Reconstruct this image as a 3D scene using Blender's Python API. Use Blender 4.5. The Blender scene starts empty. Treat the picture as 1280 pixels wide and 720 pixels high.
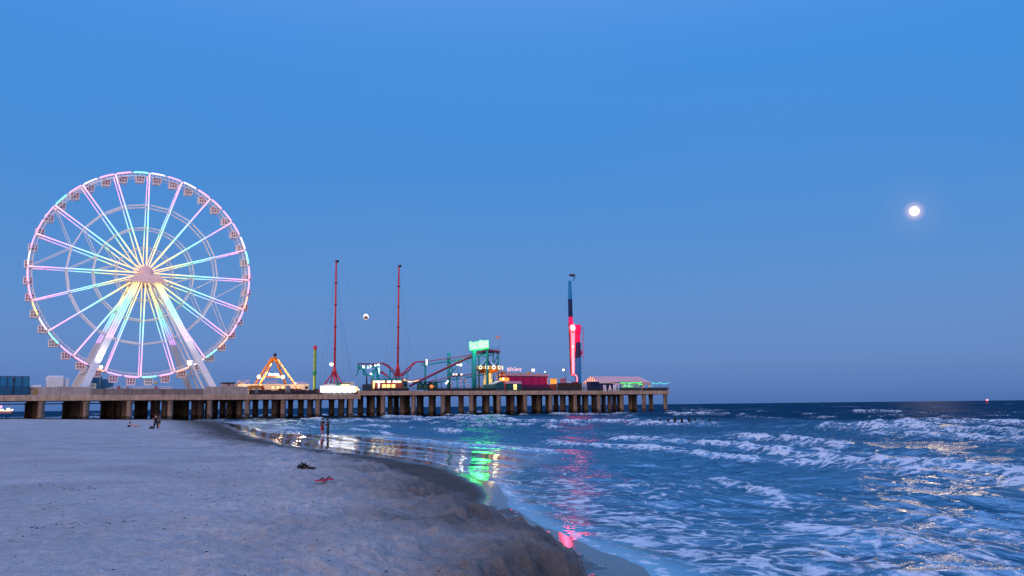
import bpy, math, random
import numpy as np
from mathutils import Vector, Matrix
random.seed(7)
C = bpy.context.scene.collection
scene = bpy.context.scene

# ------------------------------------------------------------------ camera
F = 1100.0                                   # focal length in pixels of a 1280 px wide frame
CAM_Z = 3.0
PITCH = math.atan((507.3 - 360.0) / F)
ROLL = 0.0113
cam_data = bpy.data.cameras.new('camera')
cam = bpy.data.objects.new('camera', cam_data)
C.objects.link(cam)
cam_data.sensor_width = 36.0
cam_data.lens = 36.0 * F / 1280.0
cam_data.clip_end = 60000.0
cam_data.clip_start = 0.1
CAM_ROT = (Matrix.Rotation(math.pi / 2 + PITCH, 3, 'X') @ Matrix.Rotation(-ROLL, 3, 'Z'))
cam.matrix_world = Matrix.Translation((0, 0, CAM_Z)) @ CAM_ROT.to_4x4()
scene.camera = cam

# ------------------------------------------------------------------ sky, afterglow, exposure
SUN_AZ = math.radians(205.0)                 # compass style from +Y clockwise: behind the camera, a little to its left
SUN_EL = math.radians(7.0)
world = bpy.data.worlds.new('World')
scene.world = world
world.use_nodes = True
nt = world.node_tree
nt.nodes.clear()
N, L = nt.nodes.new, nt.links.new
out = N('ShaderNodeOutputWorld')
bg = N('ShaderNodeBackground')
L(bg.outputs[0], out.inputs[0])
tc = N('ShaderNodeTexCoord')
sep = N('ShaderNodeSeparateXYZ')
L(tc.outputs['Generated'], sep.inputs[0])


def srgb(r, g, b):
    f = lambda c: c / 12.92 if c <= 0.04045 else ((c + 0.055) / 1.055) ** 2.4
    return (f(r / 255), f(g / 255), f(b / 255), 1.0)


ramp = N('ShaderNodeValToRGB')               # dusk sky by elevation
cr = ramp.color_ramp
cr.interpolation = 'B_SPLINE'
stops = [(-0.02, (72, 110, 172)), (0.012, (78, 117, 181)), (0.05, (97, 133, 193)), (0.12, (91, 141, 204)), (0.22, (72, 139, 211)),
         (0.31, (66, 139, 216)), (0.43, (58, 142, 224)), (0.66, (140, 176, 255)), (0.9, (142, 180, 255))]
while len(cr.elements) < len(stops):
    cr.elements.new(0.5)
for e, (p, c) in zip(cr.elements, stops):
    e.position = max(0, p)
    e.color = srgb(*c)
L(sep.outputs['Z'], ramp.inputs[0])
# the western half of the sky still holds the afterglow
dot = N('ShaderNodeVectorMath'); dot.operation = 'DOT_PRODUCT'
L(tc.outputs['Generated'], dot.inputs[0])
dot.inputs[1].default_value = (math.sin(SUN_AZ), math.cos(SUN_AZ), 0.0)
mr = N('ShaderNodeMapRange'); mr.interpolation_type = 'SMOOTHSTEP'
L(dot.outputs['Value'], mr.inputs[0])
mr.inputs[1].default_value = -0.1; mr.inputs[2].default_value = 1.0
mixw = N('ShaderNodeMix'); mixw.data_type = 'RGBA'
lowz = N('ShaderNodeMapRange'); lowz.interpolation_type = 'SMOOTHSTEP'
L(sep.outputs['Z'], lowz.inputs[0]); lowz.inputs[1].default_value = 0.75; lowz.inputs[2].default_value = 0.2
wf = N('ShaderNodeMath'); wf.operation = 'MULTIPLY'
L(mr.outputs[0], wf.inputs[0]); L(lowz.outputs[0], wf.inputs[1])
L(wf.outputs[0], mixw.inputs['Factor'])
zen = N('ShaderNodeMapRange'); zen.interpolation_type = 'SMOOTHSTEP'      # extra brightness added overhead, out of view, to light the sand
L(sep.outputs['Z'], zen.inputs[0]); zen.inputs[1].default_value = 0.50; zen.inputs[2].default_value = 0.9
zen.inputs[3].default_value = 1.0; zen.inputs[4].default_value = 1.8
zmul = N('ShaderNodeVectorMath'); zmul.operation = 'SCALE'
L(ramp.outputs[0], zmul.inputs[0]); L(zen.outputs[0], zmul.inputs['Scale'])
L(zmul.outputs[0], mixw.inputs['A'])
mixw.inputs['B'].default_value = (1.15, 0.78, 0.72, 1)
sky = N('ShaderNodeTexSky'); sky.sky_type = 'NISHITA'; sky.sun_disc = False
sky.sun_elevation = SUN_EL; sky.sun_rotation = SUN_AZ
addw = N('ShaderNodeMix'); addw.data_type = 'RGBA'; addw.blend_type = 'ADD'
addw.inputs['Factor'].default_value = 0.004
L(mixw.outputs['Result'], addw.inputs['A'])
L(sky.outputs[0], addw.inputs['B'])
hz = N('ShaderNodeMapping'); hz.inputs['Scale'].default_value = (1.2, 1.2, 5.0)       # faint thin veils of high haze
L(tc.outputs['Generated'], hz.inputs['Vector'])
hn = N('ShaderNodeTexNoise'); hn.inputs['Scale'].default_value = 1.6; hn.inputs['Detail'].default_value = 5
L(hz.outputs[0], hn.inputs['Vector'])
hr = N('ShaderNodeMapRange'); L(hn.outputs['Fac'], hr.inputs[0])
hr.inputs[1].default_value = 0.35; hr.inputs[2].default_value = 0.75; hr.inputs[3].default_value = 0.0; hr.inputs[4].default_value = 0.12
hm = N('ShaderNodeMix'); hm.data_type = 'RGBA'
L(hr.outputs[0], hm.inputs['Factor']); L(addw.outputs['Result'], hm.inputs['A']); hm.inputs['B'].default_value = (0.17, 0.29, 0.58, 1)
md_ = (CAM_ROT @ Vector(((1143 - 640.0) / F, -(264 - 360.0) / F, -1.0))).normalized()      # halo of glow painted into the sky colour round the moon
ad = N('ShaderNodeVectorMath'); ad.operation = 'DISTANCE'
L(tc.outputs['Generated'], ad.inputs[0]); ad.inputs[1].default_value = tuple(md_)
def aur(width, power, amount):
    q = N('ShaderNodeMapRange'); L(ad.outputs['Value'], q.inputs[0]); q.inputs[1].default_value = width; q.inputs[2].default_value = 0.0
    w_ = N('ShaderNodeMath'); w_.operation = 'POWER'; L(q.outputs[0], w_.inputs[0]); w_.inputs[1].default_value = power
    v_ = N('ShaderNodeMath'); v_.operation = 'MULTIPLY'; L(w_.outputs[0], v_.inputs[0]); v_.inputs[1].default_value = amount
    return v_
a1, a2 = aur(0.0125, 2.0, 1.3), aur(0.05, 2.2, 0.075)
asum = N('ShaderNodeMath'); L(a1.outputs[0], asum.inputs[0]); L(a2.outputs[0], asum.inputs[1])
am = N('ShaderNodeMix'); am.data_type = 'RGBA'; am.blend_type = 'ADD'
L(asum.outputs[0], am.inputs['Factor']); L(hm.outputs['Result'], am.inputs['A']); am.inputs['B'].default_value = (0.9, 0.5, 0.3, 1)
L(am.outputs['Result'], bg.inputs[0])
bg.inputs[1].default_value = 1.0

sun_data = bpy.data.lights.new('afterglow', 'SUN')
sun_data.energy = 1.5
sun_data.angle = math.radians(45)
sun_data.color = (1.0, 0.70, 0.52)
sun = bpy.data.objects.new('afterglow', sun_data)
C.objects.link(sun)
sun_dir = Vector((math.sin(SUN_AZ) * math.cos(SUN_EL), math.cos(SUN_AZ) * math.cos(SUN_EL), math.sin(SUN_EL)))
sun.rotation_euler = sun_dir.to_track_quat('Z', 'Y').to_euler()
sun.location = (0, -30, 40)

moon_dir = CAM_ROT @ Vector(((1143 - 640.0) / F, -(264 - 360.0) / F, -1.0))
ml = bpy.data.lights.new('moonlight', 'SUN')           # the full moon's own light, for its glitter on the water
ml.energy = 0.06
ml.angle = math.radians(1.7)
ml.color = (1.0, 0.47, 0.27)
mlo = bpy.data.objects.new('moonlight', ml)
C.objects.link(mlo)
mlo.rotation_euler = moon_dir.to_track_quat('Z', 'Y').to_euler()
mlo.location = (20, 30, 40)

scene.view_settings.view_transform = 'Standard'
scene.view_settings.look = 'None'
scene.view_settings.exposure = 0.0
scene.view_settings.gamma = 1.0
scene.view_settings.use_curve_mapping = False
scene.render.engine = 'CYCLES'
scene.cycles.use_denoising = True
scene.cycles.max_bounces = 5
scene.cycles.diffuse_bounces = 2
scene.cycles.glossy_bounces = 3
scene.cycles.transparent_max_bounces = 6
scene.cycles.caustics_reflective = False
scene.cycles.caustics_refractive = False
scene.cycles.sample_clamp_indirect = 8.0
scene.cycles.sample_clamp_direct = 0.0

# ------------------------------------------------------------------ helpers: places


def ray(px, py):
    return CAM_ROT @ Vector(((px - 640.0) / F, -(py - 360.0) / F, -1.0))


def ground(px, py, z=0.0):                    # where the sight line through a photo point meets height z
    d = ray(px, py)
    t = (z - CAM_Z) / d.z
    return Vector((d.x * t, d.y * t, z))


def far_at(px, py, dist):
    d = ray(px, py)
    k = dist / d.y
    return Vector((d.x * k, dist, CAM_Z + d.z * k))


RZ = math.atan2(0.520, 0.854)                 # direction of the pier
U = Vector((math.cos(RZ), math.sin(RZ)))      # along the pier, towards the open sea
V = Vector((-math.sin(RZ), math.cos(RZ)))     # across the pier, away from the camera
_o = ray(52, 510)
PO = Vector((_o.x * 220.0 / _o.y, 220.0))     # foot of the first bent


def pier(px, py, w):                          # photo point on the vertical plane w metres behind the pier front -> (s, w, z)
    d = ray(px, py)
    o = PO + V * w
    den = d.x * V.x + d.y * V.y
    t = (o.x * V.x + o.y * V.y) / den
    p = Vector((d.x * t, d.y * t))
    return Vector(((p - PO).dot(U), w, CAM_Z + d.z * t))


def to_world(p):
    q = PO + U * p[0] + V * p[1]
    return Vector((q.x, q.y, p[2]))

# ------------------------------------------------------------------ helpers: meshes


class MB:
    def __init__(self):
        self.v, self.f, self.smooth = [], [], []

    def add(self, vs, fs, smooth=False):
        k = len(self.v)
        self.v += [tuple(p) for p in vs]
        self.f += [tuple(i + k for i in f) for f in fs]
        self.smooth += [smooth] * len(fs)
        return self

    def hexa(self, a, b):                     # a: 4 bottom points, b: 4 top points
        return self.add(list(a) + list(b), [(3, 2, 1, 0), (4, 5, 6, 7), (0, 1, 5, 4), (1, 2, 6, 5), (2, 3, 7, 6), (3, 0, 4, 7)])

    def box(self, x0, x1, y0, y1, z0, z1, ch=0.0):
        if x1 < x0: x0, x1 = x1, x0
        if y1 < y0: y0, y1 = y1, y0
        if z1 < z0: z0, z1 = z1, z0
        if ch <= 0:
            r = [(x0, y0), (x1, y0), (x1, y1), (x0, y1)]
            return self.hexa([(x, y, z0) for x, y in r], [(x, y, z1) for x, y in r])
        c = min(ch, (x1 - x0) * .3, (y1 - y0) * .3, (z1 - z0) * .4)
        o = [(x0 + c, y0), (x1 - c, y0), (x1, y0 + c), (x1, y1 - c), (x1 - c, y1), (x0 + c, y1), (x0, y1 - c), (x0, y0 + c)]
        vs = [(x, y, z0) for x, y in o] + [(x, y, z1 - c) for x, y in o]
        cx, cy = (x0 + x1) / 2, (y0 + y1) / 2
        kx, ky = 1 - 2 * c / (x1 - x0), 1 - 2 * c / (y1 - y0)
        vs += [(cx + (x - cx) * kx, cy + (y - cy) * ky, z1) for x, y in o]
        fs = [tuple(reversed(range(8))), tuple(range(16, 24))]
        for lv in (0, 8):
            for i in range(8):
                j = (i + 1) % 8
                fs.append((lv + i, lv + j, lv + 8 + j, lv + 8 + i))
        return self.add(vs, fs)

    def beam(self, p, q, wd, ht=None, up=(0, 0, 1)):   # square bar from p to q
        ht = wd if ht is None else ht
        p, q = Vector(p), Vector(q)
        d = (q - p).normalized()
        upv = Vector(up)
        if abs(d.dot(upv)) > 0.97:
            upv = Vector((0, 1, 0))
        sx = d.cross(upv).normalized() * wd / 2
        sz = sx.cross(d).normalized() * ht / 2
        a = [p - sx - sz, p + sx - sz, p + sx + sz, p - sx + sz]
        b = [q - sx - sz, q + sx - sz, q + sx + sz, q - sx + sz]
        return self.hexa(a, b)

    def tube(self, p, q, r, r2=None, n=8, smooth=True):
        return self.path([p, q], [r, r if r2 is None else r2], n, smooth)

    def path(self, pts, rad, n=8, smooth=True):
        pts = [Vector(p) for p in pts]
        if not isinstance(rad, (list, tuple)):
            rad = [rad] * len(pts)
        vs, fs = [], []
        prev = None
        for i, p in enumerate(pts):
            d = (pts[min(i + 1, len(pts) - 1)] - pts[max(i - 1, 0)]).normalized()
            if prev is None:
                a = Vector((0, 0, 1)) if abs(d.z) < 0.9 else Vector((1, 0, 0))
                x = d.cross(a).normalized()
            else:
                x = (prev - d * prev.dot(d)).normalized()
            prev = x
            y = d.cross(x)
            for k in range(n):
                an = 2 * math.pi * k / n
                vs.append(p + (x * math.cos(an) + y * math.sin(an)) * rad[i])
        for i in range(len(pts) - 1):
            for k in range(n):
                j = (k + 1) % n
                fs.append((i * n + k, i * n + j, (i + 1) * n + j, (i + 1) * n + k))
        fs.append(tuple(reversed(range(n))))
        fs.append(tuple(range((len(pts) - 1) * n, len(pts) * n)))
        return self.add(vs, fs, smooth)

    def ring(self, c, R, r, n=80, m=6, axis='w'):      # torus in the s-z plane
        vs, fs = [], []
        for i in range(n):
            a = 2 * math.pi * i / n
            for k in range(m):
                b = 2 * math.pi * k / m
                rr = R + r * math.cos(b)
                vs.append((c[0] + rr * math.cos(a), c[1] + r * math.sin(b), c[2] + rr * math.sin(a)))
        for i in range(n):
            for k in range(m):
                i2, k2 = (i + 1) % n, (k + 1) % m
                fs.append((i * m + k, i2 * m + k, i2 * m + k2, i * m + k2))
        return self.add(vs, fs, True)

    def lathe(self, c, prof, n=16, smooth=True):       # prof: (radius, height) pairs, vertical axis
        vs, fs = [], []
        for r, z in prof:
            for k in range(n):
                a = 2 * math.pi * k / n
                vs.append((c[0] + r * math.cos(a), c[1] + r * math.sin(a), c[2] + z))
        for i in range(len(prof) - 1):
            for k in range(n):
                j = (k + 1) % n
                fs.append((i * n + k, i * n + j, (i + 1) * n + j, (i + 1) * n + k))
        fs.append(tuple(reversed(range(n))))
        fs.append(tuple(range((len(prof) - 1) * n, len(prof) * n)))
        return self.add(vs, fs, smooth)

    def ball(self, c, r, n=12, m=8, sz=1.0):
        prof = []
        for i in range(m + 1):
            a = -math.pi / 2 + math.pi * i / m
            prof.append((max(r * math.cos(a), r * 0.02), r * sz * math.sin(a)))
        return self.lathe(c, prof, n)

    def prism(self, poly, w0, w1):                     # polygon in the s-z plane given depth
        n = len(poly)
        vs = [(x, w0, z) for x, z in poly] + [(x, w1, z) for x, z in poly]
        fs = [tuple(range(n)), tuple(reversed(range(n, 2 * n)))]
        for i in range(n):
            j = (i + 1) % n
            fs.append((i, n + i, n + j, j))
        return self.add(vs, fs)

    def build(self, name, mat, parent=None, origin=None, loc=None):
        me = bpy.data.meshes.new(name)
        if origin is None:
            q = parent
            while q is not None and '_o' not in q:
                q = q.parent
            origin = q['_o'] if q is not None else (0, 0, 0)
        o0 = Vector(origin)
        me.from_pydata([tuple(Vector(p) - o0) for p in self.v], [], self.f)
        me.polygons.foreach_set('use_smooth', self.smooth)
        me.materials.append(mat)
        me.validate()
        me.update()
        o = bpy.data.objects.new(name, me)
        C.objects.link(o)
        if parent is not None:
            o.parent = parent
        if loc is not None:
            o.location = loc
        return o


def tag(o, label=None, cat=None, group=None, kind=None):
    if label: o['label'] = label
    if cat: o['category'] = cat
    if group: o['group'] = group
    if kind: o['kind'] = kind
    return o


def thing(name, label, cat, p, group=None, world_loc=None, rz=None):   # an Empty at the thing's base; p is (s, w, z) on the pier
    o = bpy.data.objects.new(name, None)
    C.objects.link(o)
    o.empty_display_size = 0.5
    if world_loc is None:
        o.location = to_world(p)
        o.rotation_euler = (0, 0, RZ if rz is None else rz)
        o['_o'] = tuple(p)
    else:
        o.location = world_loc
        o.rotation_euler = (0, 0, rz or 0.0)
        o['_o'] = (0.0, 0.0, 0.0)
    return tag(o, label, cat, group)

# ------------------------------------------------------------------ helpers: materials
MATS = {}


def mat(name, col, rough=0.6, metal=0.0, noise=0.12, scale=1.5, spec=0.3, bump=0.0):
    if name in MATS:
        return MATS[name]
    m = bpy.data.materials.new(name)
    m.use_nodes = True
    t = m.node_tree
    b = t.nodes['Principled BSDF']
    b.inputs['Roughness'].default_value = rough
    b.inputs['Metallic'].default_value = metal
    b.inputs['Specular IOR Level'].default_value = spec
    tc = t.nodes.new('ShaderNodeTexCoord')
    no = t.nodes.new('ShaderNodeTexNoise')
    no.inputs['Scale'].default_value = scale
    no.inputs['Detail'].default_value = 5
    t.links.new(tc.outputs['Object'], no.inputs['Vector'])
    r = t.nodes.new('ShaderNodeValToRGB')
    r.color_ramp.elements[0].position = 0.3
    r.color_ramp.elements[1].position = 0.7
    r.color_ramp.elements[0].color = tuple(c * (1 - noise) for c in col[:3]) + (1,)
    r.color_ramp.elements[1].color = tuple(min(1, c * (1 + noise)) for c in col[:3]) + (1,)
    t.links.new(no.outputs['Fac'], r.inputs[0])
    t.links.new(r.outputs[0], b.inputs['Base Color'])
    if bump > 0:
        bp = t.nodes.new('ShaderNodeBump')
        bp.inputs['Strength'].default_value = bump
        bp.inputs['Distance'].default_value = 0.05
        t.links.new(no.outputs['Fac'], bp.inputs['Height'])
        t.links.new(bp.outputs[0], b.inputs['Normal'])
    MATS[name] = m
    return m


def glow(name, col, strength=1.0):
    if name in MATS:
        return MATS[name]
    m = bpy.data.materials.new(name)
    m.use_nodes = True
    b = m.node_tree.nodes['Principled BSDF']
    b.inputs['Base Color'].default_value = tuple(min(0.8, c * 0.6) for c in col[:3]) + (1,)
    b.inputs['Emission Color'].default_value = tuple(col[:3]) + (1,)
    b.inputs['Emission Strength'].default_value = strength
    b.inputs['Roughness'].default_value = 0.4
    MATS[name] = m
    return m


def concrete(name, col, stain, joints=0.0):
    m = bpy.data.materials.new(name)
    m.use_nodes = True
    t = m.node_tree
    b = t.nodes['Principled BSDF']
    b.inputs['Roughness'].default_value = 0.85
    b.inputs['Specular IOR Level'].default_value = 0.2
    tc = t.nodes.new('ShaderNodeTexCoord')
    n1 = t.nodes.new('ShaderNodeTexNoise'); n1.inputs['Scale'].default_value = 0.55; n1.inputs['Detail'].default_value = 8; n1.inputs['Roughness'].default_value = 0.7
    mp = t.nodes.new('ShaderNodeMapping'); mp.inputs['Scale'].default_value = (1.3, 1.3, 0.12)
    n2 = t.nodes.new('ShaderNodeTexNoise'); n2.inputs['Scale'].default_value = 1.6; n2.inputs['Detail'].default_value = 6
    t.links.new(tc.outputs['Object'], n1.inputs['Vector'])
    t.links.new(tc.outputs['Object'], mp.inputs[0])
    t.links.new(mp.outputs[0], n2.inputs['Vector'])
    r1 = t.nodes.new('ShaderNodeValToRGB')
    r1.color_ramp.elements[0].position = 0.35; r1.color_ramp.elements[1].position = 0.68
    r1.color_ramp.elements[0].color = tuple(c * 0.72 for c in col) + (1,)
    r1.color_ramp.elements[1].color = tuple(min(1, c * 1.2) for c in col) + (1,)
    t.links.new(n1.outputs['Fac'], r1.inputs[0])
    r2 = t.nodes.new('ShaderNodeValToRGB')
    r2.color_ramp.elements[0].position = 0.48; r2.color_ramp.elements[1].position = 0.72
    r2.color_ramp.elements[0].color = (0, 0, 0, 1); r2.color_ramp.elements[1].color = (0.75, 0.75, 0.75, 1)
    t.links.new(n2.outputs['Fac'], r2.inputs[0])
    mx = t.nodes.new('ShaderNodeMix'); mx.data_type = 'RGBA'
    t.links.new(r2.outputs[0], mx.inputs['Factor'])
    t.links.new(r1.outputs[0], mx.inputs['A'])
    mx.inputs['B'].default_value = tuple(stain) + (1,)
    t.links.new(mx.outputs['Result'], b.inputs['Base Color'])
    MATS[name] = m
    return m


# numpy value noise
_rng = np.random.RandomState(11)
_TAB = _rng.rand(256, 256)


def vnoise(x, y, seed=0):
    x = np.asarray(x, dtype=np.float64) + seed * 17.31
    y = np.asarray(y, dtype=np.float64) + seed * 7.77
    xi = np.floor(x).astype(np.int64); yi = np.floor(y).astype(np.int64)
    fx = x - xi; fy = y - yi
    fx = fx * fx * fx * (fx * (fx * 6 - 15) + 10); fy = fy * fy * fy * (fy * (fy * 6 - 15) + 10)
    a = _TAB[xi & 255, yi & 255]; b = _TAB[(xi + 1) & 255, yi & 255]
    c = _TAB[xi & 255, (yi + 1) & 255]; d = _TAB[(xi + 1) & 255, (yi + 1) & 255]
    return (a * (1 - fx) + b * fx) * (1 - fy) + (c * (1 - fx) + d * fx) * fy


def fbm(x, y, o=4, seed=0):
    s = 0; a = 0.5; tot = 0
    for i in range(o):
        s = s + a * vnoise(x * 2 ** i, y * 2 ** i, seed + i * 3)
        tot += a; a *= 0.5
    return s / tot


def sstep(x, a, b):
    t = np.clip((x - a) / (b - a), 0, 1)
    return t * t * (3 - 2 * t)

# ------------------------------------------------------------------ shoreline
SHORE_PX = [(1000, 860), (835, 722), (765, 692), (700, 672), (652, 644), (622, 606), (572, 584), (520, 573), (450, 563), (395, 556),
            (345, 546), (312, 536), (285, 528.5), (230, 525.0), (150, 523.6), (0, 523.2)]
_sh = []
for px, py in SHORE_PX:
    g = ground(px, py, 0.14)
    _sh.append((g.x * V.x + g.y * V.y, g.x * U.x + g.y * U.y))
_sh.sort()
SH_T = np.array([a for a, b in _sh]); SH_S = np.array([b for a, b in _sh])
_td = np.linspace(SH_T[0] - 60, SH_T[-1] + 1500, 6000)
_sd = np.interp(_td, SH_T, SH_S)
_lo = _td < SH_T[0]
_sd[_lo] = SH_S[0] + (_td[_lo] - SH_T[0]) * 0.45
_hi = _td > SH_T[-1]
_sd[_hi] = SH_S[-1] - (_td[_hi] - SH_T[-1]) * 0.6
_k = np.hanning(15); _k /= _k.sum()
_sd = np.convolve(np.pad(_sd, 7, mode='edge'), _k, mode='valid')


def st(x, y):
    return x * U.x + y * U.y, x * V.x + y * V.y


def offshore(x, y):
    s, t = st(x, y)
    return s - np.interp(t, _td, _sd), t


def sand_height(x, y):
    n, t = offshore(x, y)
    D = -n
    wet_dark = np.interp(t, [5, 11, 16, 20, 25, 31, 45, 80, 200], [1.2, 1.2, 0.6, 0.3, 1.5, 3.2, 3.8, 4.5, 6])
    hs = np.interp(t, [4, 12, 24, 30, 40, 60], [0.52, 0.56, 0.48, 0.24, 0.09, 0.03])
    lob = (fbm(t / 3.6, D / 7.0, 4, 5) - 0.5) * 5.2 * np.interp(t, [5, 28, 45], [1, 1, .4])
    E = D - wet_dark + (np.clip(lob, -3, .35) - 0.5) * sstep(D, 0.2, 2.0) * sstep(t, 4, 8)
    z = 0.12 + 0.055 * np.clip(D, -400, 6)
    z = np.where(D < 0, 0.12 + 0.06 * D, z)
    z = np.maximum(z, -4.0)
    lump = fbm(x / 0.8, y / 0.8, 4, 9)
    sc = sstep(E + (lump - 0.5) * 2.2, 0.0, 1.5)
    z = z + hs * sc
    top = 1.18 + (fbm(x / 14, y / 14, 3, 2) - 0.5) * 0.22
    rise = sstep(E, 0.6, np.interp(t, [10, 30, 60, 200], [9, 12, 22, 40]))
    z = z + np.maximum(top - z, 0) * rise
    # humps of the worn scarp
    dry = sstep(D, 0.5, 2.5)
    z = z + dry * (np.abs(fbm(x / 2.6, y / 2.6, 3, 21) - 0.5) * -0.5 + 0.12) * np.interp(E, [-1, 1, 4, 8], [0, 1.8, 1.3, .15])
    z = z + dry * (lump - 0.5) * np.interp(E, [-1, .3, 3, 8, 14], [0.0, .30, .20, .07, .035])
    z = z + dry * (fbm(x / 0.22, y / 0.22, 3, 31) - 0.5) * np.interp(E, [-.5, .3, 4, 8, 12], [.0, .15, .11, .045, .03])
    z = z - dry * np.abs(fbm(x / 0.55, y / 0.55, 3, 77) - 0.5) * np.interp(E, [-.4, .4, 4, 8], [0, .34, .20, .03])
    z = z + (fbm(x / 5.0, y / 1.6, 3, 14) - 0.5) * 0.09 * sstep(E, 2, 8)
    return z


def grid_object(name, r, az, hfun, keep, material, attrs=None):
    R, A = np.meshgrid(r, az, indexing='ij')
    X = R * np.sin(A); Y = R * np.cos(A)
    Z, extra = hfun(X, Y, R)
    nr, na = R.shape
    vid = np.arange(nr * na).reshape(nr, na)
    q = np.stack([vid[:-1, :-1], vid[:-1, 1:], vid[1:, 1:], vid[1:, :-1]], -1).reshape(-1, 4)
    k = keep(X, Y)
    kq = (k.reshape(-1)[q]).any(1)
    q = q[kq]
    used = np.zeros(nr * na, bool); used[q.reshape(-1)] = True
    remap = np.cumsum(used) - 1
    q = remap[q][:, ::-1]
    co = np.stack([X, Y, Z], -1).reshape(-1, 3)[used]
    me = bpy.data.meshes.new(name)
    me.vertices.add(len(co)); me.vertices.foreach_set('co', co.astype(np.float32).reshape(-1))
    me.loops.add(q.size); me.loops.foreach_set('vertex_index', q.astype(np.int32).reshape(-1))
    me.polygons.add(len(q))
    me.polygons.foreach_set('loop_start', np.arange(0, q.size, 4, dtype=np.int32))
    me.polygons.foreach_set('use_smooth', np.ones(len(q), bool))
    for an, arr in extra.items():
        at = me.attributes.new(an, 'FLOAT', 'POINT')
        at.data.foreach_set('value', arr.reshape(-1)[used].astype(np.float32))
    me.update(calc_edges=True)
    me.materials.append(material)
    o = bpy.data.objects.new(name, me)
    C.objects.link(o)
    return o


def rings(r0, segs):
    r = [r0]
    for lim, mn, k in segs:
        while r[-1] < lim:
            r.append(r[-1] + max(mn, k * r[-1]))
    return np.array(r)

# ------------------------------------------------------------------ beach
m = bpy.data.materials.new('sand'); m.use_nodes = True
t = m.node_tree; b = t.nodes['Principled BSDF']
NN = t.nodes.new; LL = t.links.new
geo = NN('ShaderNodeNewGeometry')
wa = NN('ShaderNodeAttribute'); wa.attribute_name = 'wet_dark'
fa = NN('ShaderNodeAttribute'); fa.attribute_name = 'film'
n1 = NN('ShaderNodeTexNoise'); n1.inputs['Scale'].default_value = 0.35; n1.inputs['Detail'].default_value = 6
n2 = NN('ShaderNodeTexNoise'); n2.inputs['Scale'].default_value = 28; n2.inputs['Detail'].default_value = 4; n2.inputs['Roughness'].default_value = 0.7
n3 = NN('ShaderNodeTexNoise'); n3.inputs['Scale'].default_value = 5; n3.inputs['Detail'].default_value = 8; n3.inputs['Roughness'].default_value = 0.65
for nn in (n1, n2, n3):
    LL(geo.outputs['Position'], nn.inputs['Vector'])
dry = NN('ShaderNodeValToRGB')
dry.color_ramp.elements[0].position = 0.36; dry.color_ramp.elements[0].color = (0.365, 0.333, 0.315, 1)
dry.color_ramp.elements[1].position = 0.66; dry.color_ramp.elements[1].color = (0.465, 0.43, 0.41, 1)
LL(n1.outputs['Fac'], dry.inputs[0])
grain = NN('ShaderNodeValToRGB')
grain.color_ramp.elements[0].position = 0.28; grain.color_ramp.elements[0].color = (0.55, 0.54, 0.53, 1)
grain.color_ramp.elements[1].position = 0.55; grain.color_ramp.elements[1].color = (1.05, 1.05, 1.05, 1)
LL(n2.outputs['Fac'], grain.inputs[0])
mul = NN('ShaderNodeMix'); mul.data_type = 'RGBA'; mul.blend_type = 'MULTIPLY'; mul.inputs['Factor'].default_value = 0.8
LL(dry.outputs[0], mul.inputs['A']); LL(grain.outputs[0], mul.inputs['B'])
blot = NN('ShaderNodeValToRGB')
blot.color_ramp.elements[0].position = 0.35; blot.color_ramp.elements[0].color = (0.72, 0.70, 0.69, 1)
blot.color_ramp.elements[1].position = 0.6; blot.color_ramp.elements[1].color = (1, 1, 1, 1)
LL(n3.outputs['Fac'], blot.inputs[0])
mul2 = NN('ShaderNodeMix'); mul2.data_type = 'RGBA'; mul2.blend_type = 'MULTIPLY'; mul2.inputs['Factor'].default_value = 0.7
LL(mul.outputs['Result'], mul2.inputs['A']); LL(blot.outputs[0], mul2.inputs['B'])
wet_shade_col = NN('ShaderNodeMix'); wet_shade_col.data_type = 'RGBA'; wet_shade_col.blend_type = 'MULTIPLY'; wet_shade_col.inputs['Factor'].default_value = 1.0
LL(mul2.outputs['Result'], wet_shade_col.inputs['A']); wet_shade_col.inputs['B'].default_value = (0.17, 0.14, 0.115, 1)  # colour of wet sand, and of the shade painted on the scarp
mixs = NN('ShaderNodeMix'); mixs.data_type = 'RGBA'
LL(wa.outputs['Fac'], mixs.inputs['Factor']); LL(mul2.outputs['Result'], mixs.inputs['A']); LL(wet_shade_col.outputs['Result'], mixs.inputs['B'])
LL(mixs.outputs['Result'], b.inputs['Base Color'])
rr = NN('ShaderNodeMapRange'); LL(fa.outputs['Fac'], rr.inputs[0])
rr.inputs[3].default_value = 0.85; rr.inputs[4].default_value = 0.07
LL(rr.outputs[0], b.inputs['Roughness'])
sp = NN('ShaderNodeMapRange'); LL(fa.outputs['Fac'], sp.inputs[0])
sp.inputs[3].default_value = 0.12; sp.inputs[4].default_value = 0.27
LL(sp.outputs[0], b.inputs['Specular IOR Level'])
bs = NN('ShaderNodeMapRange'); LL(fa.outputs['Fac'], bs.inputs[0])
bs.inputs[3].default_value = 0.75; bs.inputs[4].default_value = 0.02
bp = NN('ShaderNodeBump'); bp.inputs['Distance'].default_value = 0.03
LL(bs.outputs[0], bp.inputs['Strength'])
addh = NN('ShaderNodeMath'); addh.operation = 'MULTIPLY_ADD'; addh.inputs[1].default_value = 2.2
LL(n3.outputs['Fac'], addh.inputs[0]); LL(n2.outputs['Fac'], addh.inputs[2])
LL(addh.outputs[0], bp.inputs['Height']); LL(bp.outputs[0], b.inputs['Normal'])
SAND = m


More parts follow.
